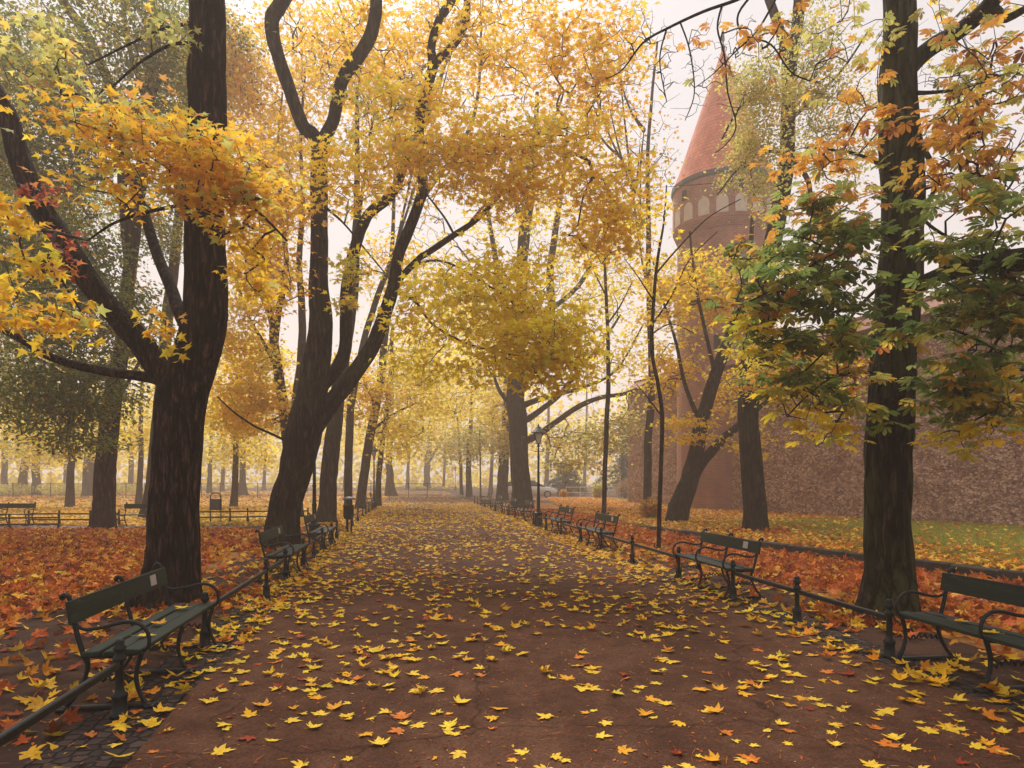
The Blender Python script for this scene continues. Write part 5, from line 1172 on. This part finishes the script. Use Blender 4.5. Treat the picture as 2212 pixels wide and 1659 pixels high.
def samp_verge_right(n, r):
    d = r.random(n) ** 1.3 * 40 + 2.6; x = fenceR(d) - .45 + r.random(n) ** 1.2 * (1.3 + .04 * d); k = clump(x, d, 1.2, 9) * np.interp(d, [3, 9, 14], [.4, .6, 1]) > r.random(n) * .8; return x[k], d[k]
ground_leaves("leaf_verge_right", "yellow and rust leaves on the dirt verge under the right fence", 3000, samp_verge_right, 'midyel', (.09, .16), seed=7)
def samp_bank(n, r):
    T_ = np.array([(-4.4, 8.7, .62), (4.32, 7.87, .5), (-5.3, 15.6, .6), (6.5, 18.2, .5)]); i = r.integers(0, 4, n); a = r.uniform(0, 6.28, n); q = T_[i, 2] + r.exponential(.16, n)
    return T_[i, 0] + np.cos(a) * q, T_[i, 1] + np.sin(a) * q
ground_leaves("leaf_banks", "orange leaves banked against the feet of the big trunks", 1500, samp_bank, 'carpet', (.08, .14), lift=.09, tilt=.8, seed=21)
def samp_bits(n, r):
    d = 2.6 + 24 * r.random(n) ** 1.6; x = fenceL(d) - .8 + 7.8 * r.random(n); return x, d
TPL_BIT = [(np.array([(0, -.4, 0), (.3, .1, .1), (0, .5, 0), (-.2, 0, .05)]), np.array([[0, 1, 2], [0, 2, 3]])), (np.array([(-.04, -1, 0), (.04, -1, 0), (.1, .2, .05), (.0, 1.1, .02)]), np.array([[0, 1, 2], [0, 2, 3]]))]
ground_leaves("leaf_fragments", "tiny brown leaf fragments and stalks on the path", 9000, samp_bits, 'carpetD', (.012, .04), tpl=TPL_BIT, lift=.004, tilt=.2, seed=22)
# path: the bulk as one scatter, the 300 nearest as leaves of their own
def path_density(x, d):
    base = np.interp(d, [2, 4, 7, 10, 14, 20, 28, 38, 44, 48, 54, 90], [17, 19, 24, 30, 36, 40, 44, 48, 36, 4, 6, 8])
    u = (x - fenceL(d)) / 6.2
    side = 1 + .45 * np.exp(-((u - .02) / .12) ** 2) + .3 * np.exp(-((u - 1) / .1) ** 2) - .25 * np.exp(-((u - .45) / .2) ** 2)
    return base * side * np.clip(2.2 * clump(x, d, 1.1) - .15, .3, 2)
r = np.random.default_rng(11); NN = 150000
d = 2.2 + 88 * r.random(NN) ** .9; x = fenceL(d) - .1 + 6.45 * r.random(NN)
pdf = ((d - 2.2) / 88) ** (1 / .9 - 1) / .9 / 88 / 6.45
keep = r.random(NN) < path_density(x, d) / (NN * pdf); x, d = x[keep], d[keep]
sz = .05 + .082 * r.random(len(x)) ** 1.2 * np.interp(d, [30, 60], [1, 1.7])
show = sz / (d * d) * (np.abs(x) < .80 * d) * (d > 3.1)
near = np.argsort(-show)[:300]; rest = np.setdiff1d(np.arange(len(x)), near)
fx, fd = x[rest], d[rest]
o = ground_leaves("path_leaves", "countless yellow leaves scattered over the path further away", len(fx), lambda n, r: (fx, fd), 'pathleaf', (.055, .135), lift=.01, tilt=.12, seed=12)
def litter_leaf(h, c, seed):
    V, T = maple(_rh, *h, seed); z0 = V[:, 2].min(); V[:, 2] -= z0
    r = np.random.default_rng(seed)
    base = V[1]; st = np.array([base, base + [.06, -.25, .02], base + [.03 + r.uniform(-.1, .1), -.5, .05]])
    tv, tq = tube_geo(st, np.array([.014, .010, .012]), 4)
    tri = np.concatenate([tq[:, :3], tq[:, [0, 2, 3]]])
    cc = np.repeat([c], len(V), 0); cc = cc * r.uniform(.82, 1.12, (len(V), 1)); cc[0] *= 1.08
    cc = np.concatenate([cc, np.repeat([np.array(c) * .75], len(tv), 0)])
    return make_mesh("fallen_leaf", np.concatenate([V, tv]), [np.concatenate([T, tri + len(V)])], M_LITTER, False, np.clip(cc, 0, .95))
KIND = {"yellow": (lin8(248, 204, 60), .56), "amber": (lin8(236, 168, 36), .22), "orange": (lin8(218, 124, 42), .12), "brown red": (lin8(150, 58, 30), .09)}
LIB = {k: [litter_leaf(h, c, 40 + i * 7 + len(k)) for i, h in enumerate([(.12, .05, .08), (.22, .08, -.15), (-.1, .12, .15), (.06, .15, .08), (.42, .2, .1), (.2, -.05, -.25), (.08, .03, 0), (.5, .35, .1)])] for k, (c, _) in KIND.items()}
names = list(KIND); wts = np.array([KIND[k][1] for k in names])
for i in near:
    k = names[r.choice(4, p=wts / wts.sum())]
    o = link("fallen_leaf", LIB[k][int(r.integers(8))]); s = sz[i]
    o.location = (x[i], d[i], .011); o.rotation_euler = (r.normal() * .10, r.normal() * .10, r.uniform(0, 6.28)); o.scale = (s, s, s * r.uniform(.7, 1.2))
    tag(o, f"fallen {k} maple leaf lying on the near part of the reddish path", "leaf", "fallen leaves on the near path")
# leaves on bench seats
for bx, off, y, k, lab in [(b_l, -.55, .03, "yellow", "bright yellow leaf on the far half of the near left bench seat"), (b_l, .12, .05, "amber", "amber leaf on the middle of the near left bench seat"), (b_l, .55, .1, "yellow", "yellow leaf on the near end of the near left bench seat"),
                           (b_n, .05, .12, "yellow", "pale yellow leaf on the dark bench at the right picture edge"), (b_n, .45, .02, "amber", "amber leaf on the dark bench at the right picture edge")]:
    o = link("fallen_leaf", LIB[k][len(lab) % 6]); M = Matrix.Rotation(bx.rotation_euler.z, 4, 'Z')
    o.location = Vector(bx.location) + M @ Vector((off, y, .433)); o.scale = (.13,) * 3; o.rotation_euler = (0, 0, off * 9)
    tag(o, lab, "leaf")

# ------------------------------------------------------------------ short grass on the raised lawn and by the side path
def grass(name, label, n, samp, seed, cols=((112, 128, 36), (140, 144, 40), (158, 146, 48), (90, 108, 38))):
    r = np.random.default_rng(seed); x, y = samp(n, r); n = len(x); h = r.uniform(.04, .10, n); a = r.uniform(0, 6.28, n); z = lawn_z(x, y) - .01
    b = np.stack([x, y, z], 1); sd_ = np.stack([np.cos(a), np.sin(a), 0 * a], 1) * .006; ln = np.stack([r.normal(size=n) * .03, r.normal(size=n) * .03, h], 1)
    V = np.stack([b - sd_, b + sd_, b + ln], 1).reshape(-1, 3); T = np.arange(3 * n).reshape(-1, 3)
    c = np.array([lin8(*q) for q in cols])[r.integers(0, len(cols), n)] * r.uniform(.7, 1.2, (n, 1))
    tag(link(name, make_mesh(name, V, [T], M_LEAF, False, np.repeat(c, 3, 0))), label, "grass", kind="stuff")
def sg(n, r):
    d = 8 + 18 * r.random(n); e = EDGE(d) + .15; x = e + (np.minimum(.8 * d + 3, np.interp(d, [13, 45], [17.9, 8.0])) - e) * r.random(n) ** .75; return x, d
grass("grass", "short olive autumn grass on the raised lawn before the wall", 150000, sg, 3)
def sg2(n, r):
    d = 23.4 + 8 * r.random(n) ** 1.5; x = -.8 * d + (.8 * d - 8) * r.random(n); k = vn(x * .4 + 9, d * .4) > .4; return x[k], d[k]
grass("grass_verge", "thin grass on the lawn edge along the far side path", 40000, sg2, 4)

# ------------------------------------------------------------------ misty air
hb = MB(); x0, x1, y0, y1, z0, z1 = -160, 160, -20, 200, -1.2, 36
hb.add([(x0, y0, z0), (x1, y0, z0), (x1, y1, z0), (x0, y1, z0), (x0, y0, z1), (x1, y0, z1), (x1, y1, z1), (x0, y1, z1)],
       np.array([[0, 3, 2, 1], [4, 5, 6, 7], [0, 1, 5, 4], [1, 2, 6, 5], [2, 3, 7, 6], [3, 0, 4, 7]]))
mh = bpy.data.materials.new("morning mist"); mh.use_nodes = True; th = mh.node_tree
th.nodes.remove(th.nodes["Principled BSDF"])
pv = th.nodes.new("ShaderNodeVolumePrincipled"); pv.inputs['Color'].default_value = (1, .86, .745, 1); pv.inputs['Density'].default_value = .0036; pv.inputs['Anisotropy'].default_value = .25
th.links.new(pv.outputs[0], th.nodes["Material Output"].inputs['Volume'])
tag(hb.build("haze", mh), kind="stuff")
